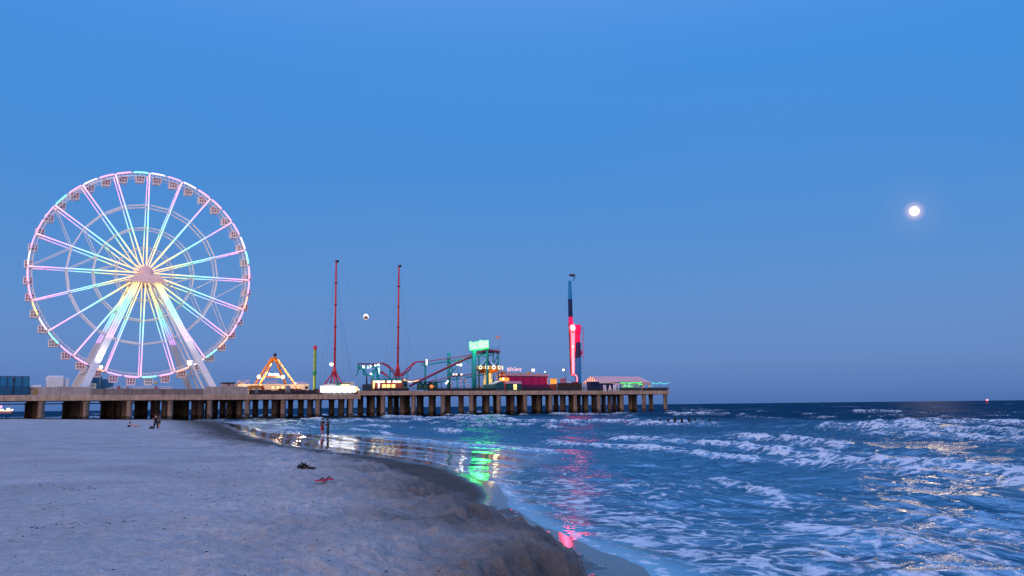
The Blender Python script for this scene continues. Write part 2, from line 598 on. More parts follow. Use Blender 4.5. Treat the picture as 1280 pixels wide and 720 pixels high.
def beach_h(X, Y, R):
    z = sand_height(X, Y)
    n, t = offshore(X, Y)
    D = -n
    wl = np.interp(t, [5, 15, 25, 33, 45, 80, 200], [1.5, 1.5, 3.0, 4.4, 4.8, 7, 10])
    j = (fbm(X / 2.5, Y / 2.5, 3, 41) - 0.5) * 3.0
    wet_dark = 1 - sstep(D + j, wl * 0.55, wl * 1.5)
    wet_dark = np.maximum(wet_dark * np.interp(t, [8, 30, 45], [.9, .95, 1]), np.interp(t, [8, 36, 48, 60], [.80, .8, .5, .2]) * (1 - sstep(D + j * .8, 2.4, np.interp(t, [8, 36], [6.0, 8.0]))))  # second belt: damp sand with the scarp's shade painted in
    fw = np.interp(t, [5, 15, 20, 25, 40, 60, 100, 200], [1.2, 1.6, 1.3, 0.7, 1.2, 3.0, 2.5, 2])
    film = 1 - sstep(D + (fbm(X / 1.3, Y / 3.0, 3, 44) - 0.5) * fw, fw * 0.55, fw * 1.5)
    return z, {'wet_dark': wet_dark, 'film': film}


baz = np.concatenate([np.radians(np.linspace(-110, -38, 130)), np.radians(np.linspace(-37.8, 16, 760)), np.radians(np.linspace(16.3, 70, 150))])
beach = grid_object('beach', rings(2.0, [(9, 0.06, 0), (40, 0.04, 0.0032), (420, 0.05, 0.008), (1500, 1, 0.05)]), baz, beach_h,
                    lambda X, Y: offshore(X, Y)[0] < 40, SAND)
tag(beach, kind='structure')

# ------------------------------------------------------------------ sea
m = bpy.data.materials.new('sea_water'); m.use_nodes = True
t = m.node_tree; NN = t.nodes.new; LL = t.links.new
b = t.nodes['Principled BSDF']; mo = t.nodes['Material Output']
geo = NN('ShaderNodeNewGeometry')
rot = NN('ShaderNodeMapping'); rot.vector_type = 'TEXTURE'; rot.inputs['Rotation'].default_value = (0, 0, RZ)
LL(geo.outputs['Position'], rot.inputs['Vector'])
mp1 = NN('ShaderNodeMapping'); mp1.inputs['Scale'].default_value = (1.0, 0.45, 1)
LL(rot.outputs[0], mp1.inputs['Vector'])
w1 = NN('ShaderNodeTexNoise'); w1.inputs['Scale'].default_value = 2.4; w1.inputs['Detail'].default_value = 5; w1.inputs['Roughness'].default_value = 0.6
w2 = NN('ShaderNodeTexNoise'); w2.inputs['Scale'].default_value = 0.55; w2.inputs['Detail'].default_value = 4
LL(mp1.outputs[0], w1.inputs['Vector']); LL(mp1.outputs[0], w2.inputs['Vector'])
calm = NN('ShaderNodeAttribute'); calm.attribute_name = 'calm'
bst = NN('ShaderNodeMapRange'); LL(calm.outputs['Fac'], bst.inputs[0]); bst.inputs[3].default_value = 1.0; bst.inputs[4].default_value = 0.05
b1 = NN('ShaderNodeBump'); b1.inputs['Distance'].default_value = 0.6
LL(w2.outputs['Fac'], b1.inputs['Height']); LL(bst.outputs[0], b1.inputs['Strength'])
b2 = NN('ShaderNodeBump'); b2.inputs['Distance'].default_value = 0.10
LL(w1.outputs['Fac'], b2.inputs['Height']); LL(bst.outputs[0], b2.inputs['Strength']); LL(b1.outputs[0], b2.inputs['Normal'])
sh = NN('ShaderNodeAttribute'); sh.attribute_name = 'shallow'
wc = NN('ShaderNodeMix'); wc.data_type = 'RGBA'
wc.inputs['A'].default_value = (0.004, 0.036, 0.072, 1); wc.inputs['B'].default_value = (0.020, 0.030, 0.045, 1)
LL(sh.outputs['Fac'], wc.inputs['Factor'])
t.nodes.remove(b)
body = NN('ShaderNodeBsdfDiffuse'); LL(wc.outputs['Result'], body.inputs['Color']); LL(b2.outputs[0], body.inputs['Normal'])
dp = NN('ShaderNodeAttribute'); dp.attribute_name = 'deep'
gl = NN('ShaderNodeBsdfGlossy'); gcol = NN('ShaderNodeMix'); gcol.data_type = 'RGBA'; LL(calm.outputs['Fac'], gcol.inputs['Factor'])
gcol.inputs['A'].default_value = (0.58, 0.86, 0.97, 1); gcol.inputs['B'].default_value = (0.9, 0.95, 1, 1); LL(gcol.outputs['Result'], gl.inputs['Color'])
LL(b2.outputs[0], gl.inputs['Normal'])
rgm = NN('ShaderNodeMapRange'); LL(dp.outputs['Fac'], rgm.inputs[0]); rgm.inputs[3].default_value = 0.19; rgm.inputs[4].default_value = 0.26
rg2 = NN('ShaderNodeMix'); LL(calm.outputs['Fac'], rg2.inputs['Factor']); LL(rgm.outputs[0], rg2.inputs['A']); rg2.inputs['B'].default_value = 0.05
LL(rg2.outputs['Result'], gl.inputs['Roughness'])
fr = NN('ShaderNodeFresnel'); fr.inputs['IOR'].default_value = 1.333; LL(b2.outputs[0], fr.inputs['Normal'])
spm = NN('ShaderNodeMapRange'); LL(dp.outputs['Fac'], spm.inputs[0]); spm.inputs[3].default_value = 0.42; spm.inputs[4].default_value = 0.03
frm = NN('ShaderNodeMath'); frm.operation = 'MULTIPLY'; LL(fr.outputs[0], frm.inputs[0])
spc = NN('ShaderNodeMix'); LL(calm.outputs['Fac'], spc.inputs['Factor']); LL(spm.outputs[0], spc.inputs['A']); spc.inputs['B'].default_value = 0.9
LL(spc.outputs['Result'], frm.inputs[1])
wat = NN('ShaderNodeMixShader'); LL(frm.outputs[0], wat.inputs[0]); LL(body.outputs[0], wat.inputs[1]); LL(gl.outputs[0], wat.inputs[2])
foam = NN('ShaderNodeBsdfPrincipled')
foam.inputs['Base Color'].default_value = (0.66, 0.68, 0.70, 1); foam.inputs['Roughness'].default_value = 0.75
fb = NN('ShaderNodeBump'); fb.inputs['Strength'].default_value = 0.8; fb.inputs['Distance'].default_value = 0.12
ft = NN('ShaderNodeTexNoise'); ft.inputs['Scale'].default_value = 6.0; ft.inputs['Detail'].default_value = 6
LL(geo.outputs['Position'], ft.inputs['Vector']); LL(ft.outputs['Fac'], fb.inputs['Height']); LL(fb.outputs[0], foam.inputs['Normal'])
fat = NN('ShaderNodeAttribute'); fat.attribute_name = 'foam'
# lacy break-up of the foam
mp2 = NN('ShaderNodeMapping'); mp2.inputs['Scale'].default_value = (1.0, 0.7, 1)
LL(rot.outputs[0], mp2.inputs['Vector'])
wob = NN('ShaderNodeTexNoise'); wob.inputs['Scale'].default_value = 1.2; wob.inputs['Detail'].default_value = 3
LL(mp2.outputs[0], wob.inputs['Vector'])
wadd = NN('ShaderNodeVectorMath'); wadd.operation = 'MULTIPLY_ADD'
wadd.inputs[1].default_value = (1.0, 1.0, 0); LL(wob.outputs['Color'], wadd.inputs[0]); LL(mp2.outputs[0], wadd.inputs[2])
v1 = NN('ShaderNodeTexVoronoi'); v1.feature = 'DISTANCE_TO_EDGE'; v1.inputs['Scale'].default_value = 2.0
LL(wadd.outputs[0], v1.inputs['Vector'])
v2 = NN('ShaderNodeTexNoise'); v2.inputs['Scale'].default_value = 2.7; v2.inputs['Detail'].default_value = 10; v2.inputs['Roughness'].default_value = 0.72
LL(wadd.outputs[0], v2.inputs['Vector'])
lace = NN('ShaderNodeMapRange'); LL(v1.outputs['Distance'], lace.inputs[0]); lace.inputs[1].default_value = 0.0; lace.inputs[2].default_value = 0.30
lace.inputs[3].default_value = 0.24; lace.inputs[4].default_value = -0.16
sumf = NN('ShaderNodeMath'); sumf.operation = 'MULTIPLY_ADD'; LL(v2.outputs['Fac'], sumf.inputs[0]); sumf.inputs[1].default_value = 2.2; LL(lace.outputs[0], sumf.inputs[2])
tot = NN('ShaderNodeMath'); LL(sumf.outputs[0], tot.inputs[0]); LL(fat.outputs['Fac'], tot.inputs[1])
ms = NN('ShaderNodeMapRange'); ms.interpolation_type = 'SMOOTHSTEP'; LL(tot.outputs[0], ms.inputs[0])
ms.inputs[1].default_value = 1.66; ms.inputs[2].default_value = 2.06; ms.inputs[4].default_value = 0.86
mixf = NN('ShaderNodeMixShader')
LL(ms.outputs[0], mixf.inputs[0]); LL(wat.outputs[0], mixf.inputs[1]); LL(foam.outputs[0], mixf.inputs[2])
LL(mixf.outputs[0], mo.inputs[0])
SEA = m

# breaking crests: distance offshore, height, share of the crest that is breaking, seed, range along the shore where it is strongest
CRESTS = [(2.2, 0.05, 0.5, 1), (5.0, 0.08, 0.4, 2), (8.5, 0.13, 0.34, 3), (12, 0.16, 0.3, 14), (16, 0.24, 0.40, 4), (21, 0.32, 0.40, 5), (25, 0.25, 0.25, 15), (30, 0.48, 0.56, 6),
          (39, 0.42, 0.34, 7), (45, 0.3, 0.25, 16), (52, 0.70, 0.80, 8), (64, 0.45, 0.30, 9), (80, 0.80, 0.60, 10), (104, 0.7, 0.26, 11), (132, 0.7, 0.22, 12), (168, 0.7, 0.12, 13), (215, 0.7, 0.1, 17)]


def sea_h(X, Y, R):
    n, t = offshore(X, Y)
    s, _ = st(X, Y)
    sp = np.maximum(0.06, np.where(R < 330, 0.0038, 0.006) * R)         # mesh spacing: leave out waves it cannot carry
    z = 0.115 * np.exp(-np.clip(n, 0, None) / 14.0)
    quiet = np.interp(t, [30, 55, 82, 105], [0.2, 8.0, 8.0, 0.5])       # the far end of the swash lies mirror flat
    far_ = sstep(t, 84, 108)
    ramp = sstep(n - quiet, 0.0, 16 - 12 * far_ - 9 * (1 - sstep(t, 32, 46)))
    fm = np.zeros_like(z)
    for lam, amp, sd in ((40, 0.5 * sstep(n, 60, 160), 49), (22, 0.22 + 0.3 * sstep(n, 60, 160), 50), (9, 0.22, 51), (4.2, 0.19, 52), (2.0, 0.15, 53), (0.95, 0.09, 54), (0.45, 0.044, 55)):
        k = sstep(lam / sp, 2.2, 5.0)
        q = vnoise(s / lam + 3.1 * vnoise(s / lam / 3, t / lam / 3, sd + 20), t / lam / 2.1, sd)
        rd = 1 - np.abs(2 * q - 1)
        z = z + k * amp * (rd ** 1.6 - 0.4) * (0.045 + 0.955 * ramp)
    near_ = 1 - sstep(t, 32, 46)
    calmv = 1 - sstep(n - quiet, 0.0, 7 - 6 * far_ - 5.6 * near_)
    for c0, amp, br, sd in CRESTS:
        lat = (fbm(t / 34.0 + sd * 3.7, t * 0 + sd, 3, 60 + sd) - 0.5)
        c = c0 + lat * (6 + c0 * 0.28) + (vnoise(t / 5.0, t * 0 + sd * 2.0, 80 + sd) - 0.5) * (0.8 + c0 * .02)
        m = fbm(t / 20.0 + sd * 1.9, t * 0 + 3.0 * sd, 3, 70 + sd)
        brk = sstep(m, 0.62 - 0.30 * br, 0.76 - 0.30 * br)
        hgt = amp * (0.45 + 0.7 * m) * (0.6 + 0.4 * brk)
        x = n - c
        fr, bk = 0.35 + amp * 1.1, 1.2 + amp * 3.2
        prof = np.where(x < 0, np.exp(-(x / fr) ** 2), np.exp(-(x / bk) ** 2))
        k = sstep(bk / sp, 0.8, 2.0)
        z = z + k * hgt * prof
        # trough before the crest
        z = z - k * hgt * 0.25 * np.exp(-((x + fr * 3.0) / (fr * 2.0)) ** 2)
        if c0 < 20:
            kq = sstep(n - quiet, -6, 3)
            brk = brk * kq; hgt = hgt * (.15 + .85 * kq)
        rough = fbm(s / 0.9, t / 1.4, 4, 90 + sd)
        bore = np.where(x < 0, np.exp(-(x / (fr * 1.5 + 0.25)) ** 2), np.exp(-(x / (0.4 + amp * 0.9)) ** 2))
        fm = np.maximum(fm, brk * bore * (0.30 + 0.85 * rough))
        trail = np.where(x > 0, np.exp(-x / (1.6 + c0 * 0.09)), np.exp(-(x / (fr * 3 + .8)) ** 2))
        fm = np.maximum(fm, 0.60 * brk * trail * (0.25 + 0.7 * rough))
        z = z + k * brk * bore * (rough - 0.45) * 0.45 * min(1, amp * 2.4)
    # spent foam drifting over the shallow water
    big = fbm(s / 6.0, t / 11.0, 4, 33)
    band = sstep(n, -1.5, 0.6) * (1 - sstep(n, 5, 15)) * np.interp(t, [20, 36, 50, 85, 110], [0.95, 0.8, 0.25, 0.2, 1.1])
    fm = np.maximum(fm, band * (0.02 + 0.84 * big))
    swash = sstep(n, 0.15, 1.1) * (1 - sstep(n, 2.5, 6.5)) * (1 - sstep(t, 34, 48))
    fm = np.maximum(fm, swash * (0.20 + 0.62 * fbm(s / 1.6, t / 2.6, 4, 46)))
    mid = sstep(n, 4, 10) * (1 - sstep(n, 38, 70))
    fm = np.maximum(fm, mid * sstep(n - quiet, -2, 8) * (0.56 * big - 0.07))
    fm = np.maximum(fm, (fbm(s / 9, t / 14, 4, 37) - 0.56) * 2.4 * sstep(n, 60, 100) * 0.9)
    # the edge of the last swash: a thin line of foam
    lobe = (fbm(t / 2.6, s / 40, 3, 35) - 0.5) * 1.7
    edge = n + lobe
    fm = np.maximum(fm, 0.72 * np.exp(-((edge - 0.1) / 0.22) ** 2) * (0.6 + .6 * vnoise(t / 1.2, s * 0, 39)))
    z = np.where(n < 4, z + 0.022 * np.clip(lobe, -2, 2) * (1 - sstep(n, 1, 4)), z)
    return z, {'foam': fm, 'calm': calmv, 'shallow': 1 - sstep(n, -0.5, 6), 'deep': np.clip(0.45 * sstep(n, 2, 45) + 0.55 * sstep(n, 55, 110), 0, 1)}


saz = np.concatenate([np.radians(np.linspace(-80, -34, 110)), np.radians(np.linspace(-33.8, 33.8, 900)), np.radians(np.linspace(34.2, 80, 130))])
sea = grid_object('sea', rings(5.0, [(16, 0.06, 0), (330, 0.05, 0.0038), (1800, 1.2, 0.006), (30000, 10, 0.05)]), saz, sea_h,
                  lambda X, Y: offshore(X, Y)[0] > -3.5, SEA)
tag(sea, kind='structure')
#---PIER---

# ================================================================== materials of the pier
CONC = concrete('pier_concrete', (0.50, 0.345, 0.245), (0.24, 0.15, 0.095))
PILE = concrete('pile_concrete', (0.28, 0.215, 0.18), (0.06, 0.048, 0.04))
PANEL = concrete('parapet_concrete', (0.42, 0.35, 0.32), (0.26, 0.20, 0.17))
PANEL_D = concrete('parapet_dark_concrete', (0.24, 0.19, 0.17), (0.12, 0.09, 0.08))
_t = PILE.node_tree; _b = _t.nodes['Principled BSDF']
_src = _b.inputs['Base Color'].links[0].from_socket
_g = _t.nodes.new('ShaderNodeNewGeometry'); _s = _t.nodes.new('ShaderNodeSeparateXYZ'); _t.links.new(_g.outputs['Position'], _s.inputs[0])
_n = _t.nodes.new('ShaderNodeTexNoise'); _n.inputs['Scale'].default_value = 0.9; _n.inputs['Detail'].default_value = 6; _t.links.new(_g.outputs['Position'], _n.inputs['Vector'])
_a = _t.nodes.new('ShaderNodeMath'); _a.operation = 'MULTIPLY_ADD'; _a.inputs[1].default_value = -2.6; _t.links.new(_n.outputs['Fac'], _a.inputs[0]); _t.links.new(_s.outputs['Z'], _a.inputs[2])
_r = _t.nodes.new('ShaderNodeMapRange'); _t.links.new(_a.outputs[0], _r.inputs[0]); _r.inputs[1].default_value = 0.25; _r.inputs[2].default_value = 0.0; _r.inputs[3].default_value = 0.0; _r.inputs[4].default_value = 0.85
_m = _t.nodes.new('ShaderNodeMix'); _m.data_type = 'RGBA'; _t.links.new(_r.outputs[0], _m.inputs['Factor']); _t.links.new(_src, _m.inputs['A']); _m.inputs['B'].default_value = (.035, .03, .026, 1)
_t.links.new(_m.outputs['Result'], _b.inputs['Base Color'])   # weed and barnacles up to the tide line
DARK = mat('dark_underside', (0.03, 0.028, 0.027), 0.9)
RAILM = mat('railing_steel', (0.035, 0.04, 0.05), 0.6)
WHITE = mat('white_paint', (0.78, 0.77, 0.76), 0.45, noise=0.05)
WHITEG = mat('white_panel', (0.72, 0.72, 0.74), 0.5, noise=0.06, scale=0.8)
BLACK = mat('black_steel', (0.02, 0.022, 0.026), 0.5)
RED = mat('red_paint', (0.55, 0.025, 0.035), 0.42, noise=0.18, scale=0.6)
TRACK = mat('track_red_paint', (0.50, 0.03, 0.06), 0.42, noise=0.2, scale=0.5)
TEAL = mat('teal_paint', (0.02, 0.30, 0.33), 0.45, noise=0.2, scale=0.7)
TEALD = mat('dark_teal_paint', (0.012, 0.10, 0.115), 0.55, noise=0.2)
TEALB = mat('blue_teal_panel', (0.01, 0.17, 0.33), 0.3, noise=0.15, scale=0.5)
MESHB = mat('blue_mesh_panel', (0.03, 0.17, 0.33), 0.6, noise=0.12, scale=0.5)
ORANGE = mat('orange_paint', (0.75, 0.22, 0.02), 0.45, noise=0.15)
GOLD = mat('gold_paint', (0.62, 0.32, 0.05), 0.4, noise=0.25)
GREEN = mat('green_paint', (0.03, 0.23, 0.08), 0.45, noise=0.15)
LIME = mat('lime_paint', (0.38, 0.46, 0.05), 0.45, noise=0.15)
NAVY = mat('navy_paint', (0.012, 0.025, 0.085), 0.5, noise=0.2)
CRIM = mat('crimson_paint', (0.42, 0.012, 0.10), 0.5, noise=0.12, scale=0.4)
PINKR = mat('pink_roof', (0.52, 0.30, 0.36), 0.6, noise=0.15, scale=0.4)
SKYB = mat('light_blue_paint', (0.02, 0.24, 0.50), 0.4, noise=0.1)
MAG = mat('magenta_paint', (0.66, 0.02, 0.17), 0.4, noise=0.1)
BROWN = mat('brown_boards', (0.075, 0.045, 0.04), 0.8, noise=0.35, scale=2.2)
CREAM = mat('cream_wall', (0.62, 0.50, 0.38), 0.7, noise=0.08)
GREY = mat('grey_paint', (0.25, 0.25, 0.27), 0.6)
CABLE = mat('steel_cable', (0.03, 0.035, 0.045), 0.5)
WOOD = concrete('wet_timber', (0.03, 0.026, 0.024), (0.012, 0.011, 0.010))
WARM = glow('warm_bulb', (1.0, 0.80, 0.50), 3.5)
COOL = glow('white_bulb', (1.0, 0.95, 0.85), 1.7)
AMBER = glow('amber_strip', (1.0, 0.70, 0.30), 2.6)
WARMWIN = glow('warm_window', (1.0, 0.66, 0.28), 1.5)
YELLOWWIN = glow('yellow_window', (1.0, 0.70, 0.20), 2.2)
ORANGEWIN = glow('orange_window', (1.0, 0.30, 0.03), 1.3)


def fade_led(name, centre, R):                # LED tubes run through the rainbow from hub to rim
    m = bpy.data.materials.new(name); m.use_nodes = True
    t = m.node_tree; b = t.nodes['Principled BSDF']
    g = t.nodes.new('ShaderNodeNewGeometry')
    d = t.nodes.new('ShaderNodeVectorMath'); d.operation = 'DISTANCE'
    t.links.new(g.outputs['Position'], d.inputs[0]); d.inputs[1].default_value = tuple(centre)
    k = t.nodes.new('ShaderNodeMath'); k.operation = 'DIVIDE'; t.links.new(d.outputs['Value'], k.inputs[0]); k.inputs[1].default_value = R
    r = t.nodes.new('ShaderNodeValToRGB')
    st_ = [(0.05, (1.0, .40, .34)), (0.18, (1.0, .58, .20)), (0.32, (.95, .90, .26)), (0.45, (.22, 1.0, .52)), (0.58, (.20, .80, 1.0)),
           (0.72, (.42, .36, 1.0)), (0.85, (.85, .30, 1.0)), (1.0, (1.0, .46, .50))]
    while len(r.color_ramp.elements) < len(st_):
        r.color_ramp.elements.new(0.5)
    for e, (p, c) in zip(r.color_ramp.elements, st_):
        e.position = p; e.color = c + (1,)
    t.links.new(k.outputs[0], r.inputs[0])
    t.links.new(r.outputs[0], b.inputs['Emission Color'])
    b.inputs['Emission Strength'].default_value = 1.5
    b.inputs['Base Color'].default_value = (0.5, 0.5, 0.5, 1)
    return m

# ================================================================== pier
STEP_S = pier(448, 490, 0)[0]                 # where the deck steps up
END_S = pier(836, 490, 0)[0]
ZB_L, ZT_L = pier(60, 500.2, 0).z, pier(60, 493.6, 0).z
ZB_L, ZT_L = 5.55, 6.95
ZB_R, ZT_R = 6.62, 7.92
W_L, W_R = 62.0, 48.0
DK_L, DK_R = ZT_L, ZT_R
pier_o = thing('amusement_pier', 'long concrete amusement pier on rows of round piles reaching from the sand into the surf', 'pier', (0, 0, 0))
d = MB().box(-60, STEP_S, 0.35, W_L, ZB_L + .35, ZT_L - .05)
d.build('deck', DARK, pier_o)
d = MB().box(STEP_S, END_S, 0.35, W_R, ZB_R + .3, ZT_R - .05)
d.build('deck', DARK, pier_o)
e = MB()
k = -60.0
while k < STEP_S - 0.1:                       # edge beam in precast lengths
    k2 = min(k + 10.15, STEP_S)
    e.box(k + .03, k2 - .03, -0.25, 0.35, ZB_L, ZT_L, .05)
    k = k2
e.build('edge_beam', CONC, pier_o)
e = MB(); k = STEP_S
while k < END_S - 0.1:
    k2 = min(k + 10.15, END_S)
    e.box(k + .03, k2 - .03, -0.35, 0.35, ZB_R, ZT_R, .05)
    k = k2
e.build('edge_beam', CONC, pier_o)
MB().box(STEP_S, STEP_S + .6, -0.3, 8, ZB_L - .05, ZB_R + .02).build('step_corbel', CONC, pier_o)
# pile rows: 10.15 m bays along, about 10 m across
np_ = 0
pile_rest = MB()
rowsL = [1.0, 10.6, 20.4, 30.2, 40.0, 49.8, 58.5]
rowsR = [1.0, 8.6, 18.2, 28.0, 38.0]
BAY = 10.15
piles = []
for i in range(-5, 21):
    s0 = i * BAY
    rows = rowsL if s0 < STEP_S - 20 else rowsR
    zt = ZB_L if s0 < STEP_S else ZB_R
    for j, w in enumerate(rows):
        jit = 0 if j == 0 else random.uniform(-.5, .5)
        piles.append((j, s0 + jit, w, zt))
piles.sort(key=lambda p: (p[0] != 0, p[0] * 30 - p[1] * .2))
k = 0
for (j, s0, w, zt) in piles:
    r = 0.74 if j == 0 else random.uniform(.78, .95)
    px_ok = s0 > -25
    mbp = MB() if (k < 100 and px_ok) else pile_rest
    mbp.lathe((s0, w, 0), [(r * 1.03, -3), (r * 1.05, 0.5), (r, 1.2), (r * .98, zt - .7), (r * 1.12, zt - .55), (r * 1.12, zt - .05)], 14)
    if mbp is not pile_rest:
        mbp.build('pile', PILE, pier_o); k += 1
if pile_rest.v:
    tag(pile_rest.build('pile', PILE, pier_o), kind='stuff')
cap = MB()
for i in range(-5, 21):                       # pile caps across the pier
    s0 = i * BAY
    L_ = s0 < STEP_S
    wmax = (rowsL if s0 < STEP_S - 20 else rowsR)[-1]
    cap.box(s0 - .8, s0 + .8, 0.4, wmax + 1, (ZB_L if L_ else ZB_R) - .05, (ZB_L if L_ else ZB_R) + .4)
cap.build('pile_cap', PILE, pier_o)
pp = pier(40, 505, 61)
MB().tube((-60, 61, pp.z), (30, 61, pp.z), .16).tube((-60, 61, pp.z + .9), (30, 61, pp.z + .9), .1).build('service_pipe', BLACK, pier_o)
# parapet of precast wall panels
def parapet(pxa, pxb, ytop, material, step):
    a, b_ = pier(pxa, 490, 0).x, pier(pxb, 490, 0).x
    zt = pier((pxa + pxb) / 2, ytop, 0).z
    n = max(1, round((b_ - a) / step)); mb = MB()
    for q in range(n):
        x0 = a + (b_ - a) * q / n; x1 = a + (b_ - a) * (q + 1) / n
        mb.box(x0 + .05, x1 - .05, -0.1, 0.25, ZT_L, zt + random.uniform(-.06, .06), .04)
    mb.build('parapet', material, pier_o)
    return zt
parapet(48, 114, 483.4, PANEL, 4.2)
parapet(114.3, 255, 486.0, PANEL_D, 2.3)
parapet(255.3, 310, 483.3, PANEL, 5.5)


def railing(pxa, pxb, zdeck, h=1.15, w=0.1, step=1.6, mid=3):
    a, b_ = pier(pxa, 490, w).x, pier(pxb, 490, w).x
    mb = MB(); n = int((b_ - a) / step)
    for q in range(n + 1):
        x = a + (b_ - a) * q / n
        mb.beam((x, w, zdeck), (x, w, zdeck + h), .07)
    for q in range(mid + 1):
        z = zdeck + h * (q + 1) / (mid + 1)
        mb.beam((a, w, z), (b_, w, z), .06)
    n2 = int((b_ - a) / .28)
    for q in range(n2):
        x = a + (b_ - a) * q / n2
        mb.beam((x, w, zdeck + .1), (x, w, zdeck + h - .05), .03)
    return mb
railing(310, 447, ZT_L, 1.3).build('railing', RAILM, pier_o)
railing(449, 836, ZT_R, 1.2).build('railing', RAILM, pier_o)
mb = MB(); x = END_S - .1
for q in range(20):
    mb.beam((x, .2 + q * 2.4, ZT_R), (x, .2 + q * 2.4, ZT_R + 1.2), .07)
for z in (.4, .8, 1.2):
    mb.beam((x, .2, ZT_R + z), (x, W_R - 1, ZT_R + z), .06)
mb.build('railing', RAILM, pier_o)
# screened lower rail beneath the clutter on the right half (solid kick panels)
for pa, pb in ((468, 511), (535, 620), (653, 690), (803, 834)):
    a, b_ = pier(pa, 490, .2).x, pier(pb, 490, .2).x
    MB().box(a, b_, .18, .24, ZT_R, ZT_R + .75).build('kick_panel', BLACK, pier_o)

# ================================================================== ferris wheel
WC = 25.0
cw = pier(180, 343.2, WC)
R = (pier(180, 217, WC).z - pier(180, 470, WC).z) / 2
zc = pier(180, 343.2, WC).z
cs = cw.x
deckz = DK_L
wheel = thing('ferris_wheel', 'giant white observation wheel glowing in rainbow lights above the pier', 'ferris wheel', (cs, WC, deckz))
LED = fade_led('spoke_light', to_world((cs, WC, zc)), R)
WF, WB = WC - 2.0, WC + 2.0
steel = mat('wheel_white_steel', (0.80, 0.79, 0.80), 0.4, noise=0.04)
def pt(a, r, w):
    return (cs + r * math.cos(a), w, zc + r * math.sin(a))
for k in range(20):
    a = math.pi / 2 + k * math.pi / 10
    mb = MB()
    for w, wh in ((WF, WC - 3.4), (WB, WC + 3.4)):
        mb.beam(pt(a, 1.9, wh), pt(a, R, w), .34, .34, up=(0, 1, 0))
    for f in (.259, .457, .685, .86):
        mb.beam(pt(a, R * f, WF), pt(a, R * f, WB), .16)
    sp_ = mb.build('spoke', steel, wheel)
    t1 = MB().path([pt(a, R * (.07 + .93 * q / 10), WC - 3.75 + (WF - WC + 3.4) * (.07 + .93 * q / 10)) for q in range(11)], .17, 6)
    t1.build('light_tube', LED, sp_)
    t1 = MB().path([pt(a, R * (.07 + .93 * q / 10), WC + 3.05 + (WB - WC - 3.4) * (.07 + .93 * q / 10)) for q in range(11)], .08, 6)
    t1.build('light_tube', LED, sp_)
for f, rr_ in ((.259, .14), (.457, .17), (.685, .19)):
    mb = MB()
    for w in (WF, WB):
        for k in range(20):
            a, a2 = math.pi / 2 + k * math.pi / 10, math.pi / 2 + (k + 1) * math.pi / 10
            mb.beam(pt(a, R * f, w), pt(a2, R * f, w), rr_ * 2, rr_ * 2, up=(0, 1, 0))
    mb.build('brace_ring', steel, wheel)
mb = MB()
for w in (WF, WB):
    mb.ring((cs, w, zc), R, .24, 160, 6)
    mb.ring((cs, w, zc), R - .95, .11, 160, 5)
for k in range(160):
    a, a2 = 2 * math.pi * k / 160, 2 * math.pi * (k + .5) / 160
    for w in (WF, WB):
        mb.beam(pt(a, R - .95, w), pt(a2, R, w), .09)
for k in range(40):
    a = math.pi / 2 + (k + .5) * math.pi / 20
    mb.beam(pt(a, R - .1, WF), pt(a, R - .1, WB), .2)
mb.build('rim', steel, wheel)
for base in (math.radians(162), math.radians(-18)):   # cross bracing in the two driven sectors
    mb = MB()
    for w in (WF, WB):
        for sg in (-1, 1):
            for fo, fi in ((1.0, .685), (.685, .457), (.457, .259)):
                mb.beam(pt(base + sg * math.pi / 10, R * fo, w), pt(base, R * fi, w), .2, .2, up=(0, 1, 0))
    mb.build('cross_brace', steel, wheel)
SEG = [glow('rim_pink', (1.0, .34, .60), 1.8), glow('rim_white', (.95, .85, 1.0), 1.3), glow('rim_cyan', (.25, 1.0, .92), 1.5),
       glow('rim_violet', (.58, .34, 1.0), 1.7), glow('rim_orange', (1.0, .40, .25), 1.8), glow('rim_yellow', (1.0, .9, .32), 1.3)]
seq = [2, 0, 0, 1, 0, 2, 3, 0, 3, 1, 0, 0, 5, 1, 2, 3, 0, 4, 3, 0, 2, 0, 4, 1, 2, 4, 0, 3, 4, 3, 0, 2, 1, 3, 3, 0, 0, 1, 3, 1]
for k in range(40):
    a0 = math.pi / 2 + (k + .10) * math.pi / 20
    a1 = math.pi / 2 + (k + .90) * math.pi / 20
    mb = MB().path([pt(a0 + (a1 - a0) * q / 4, R + .12, WF - .3) for q in range(5)], .21, 6)
    mb.build('rim_light', SEG[seq[k]], wheel)
# gondolas
GF = mat('gondola_white', (0.82, 0.78, 0.79), 0.45, noise=0.05)
GW = mat('gondola_glass', (0.34, 0.17, 0.21), 0.25, noise=0.1, spec=0.5)
gmb = MB()
hw, hd, h = 1.12, 1.2, 2.1
z0 = -2.55
gmb.box(-hw * .9, hw * .9, -hd, hd, z0 - .02, z0 + .38, .1)
gmb.box(-hw * .98, hw * .98, -hd, hd, z0 + h - .26, z0 + h, .12)
gmb.box(-hw, hw, -hd - .02, hd + .02, z0 + 1.0, z0 + 1.18)
for sx in (-1, -.36, .36, 1):
    for sy in (-1, 1):
        gmb.beam((sx * hw * .9, sy * hd, z0 + .2), (sx * hw * .97, sy * hd, z0 + h - .1), .2)
for sy in (-.33, .33):
    for sx in (-1, 1):
        gmb.beam((sx * hw * .93, sy * hd, z0 + .2), (sx * hw * .97, sy * hd, z0 + h - .1), .18)
gmb.beam((0, -hd * .5, z0 + h - .05), (0, -.1, 0), .14).beam((0, hd * .5, z0 + h - .05), (0, .1, 0), .14)
gmb.tube((0, -1.9, 0), (0, 1.9, 0), .12)
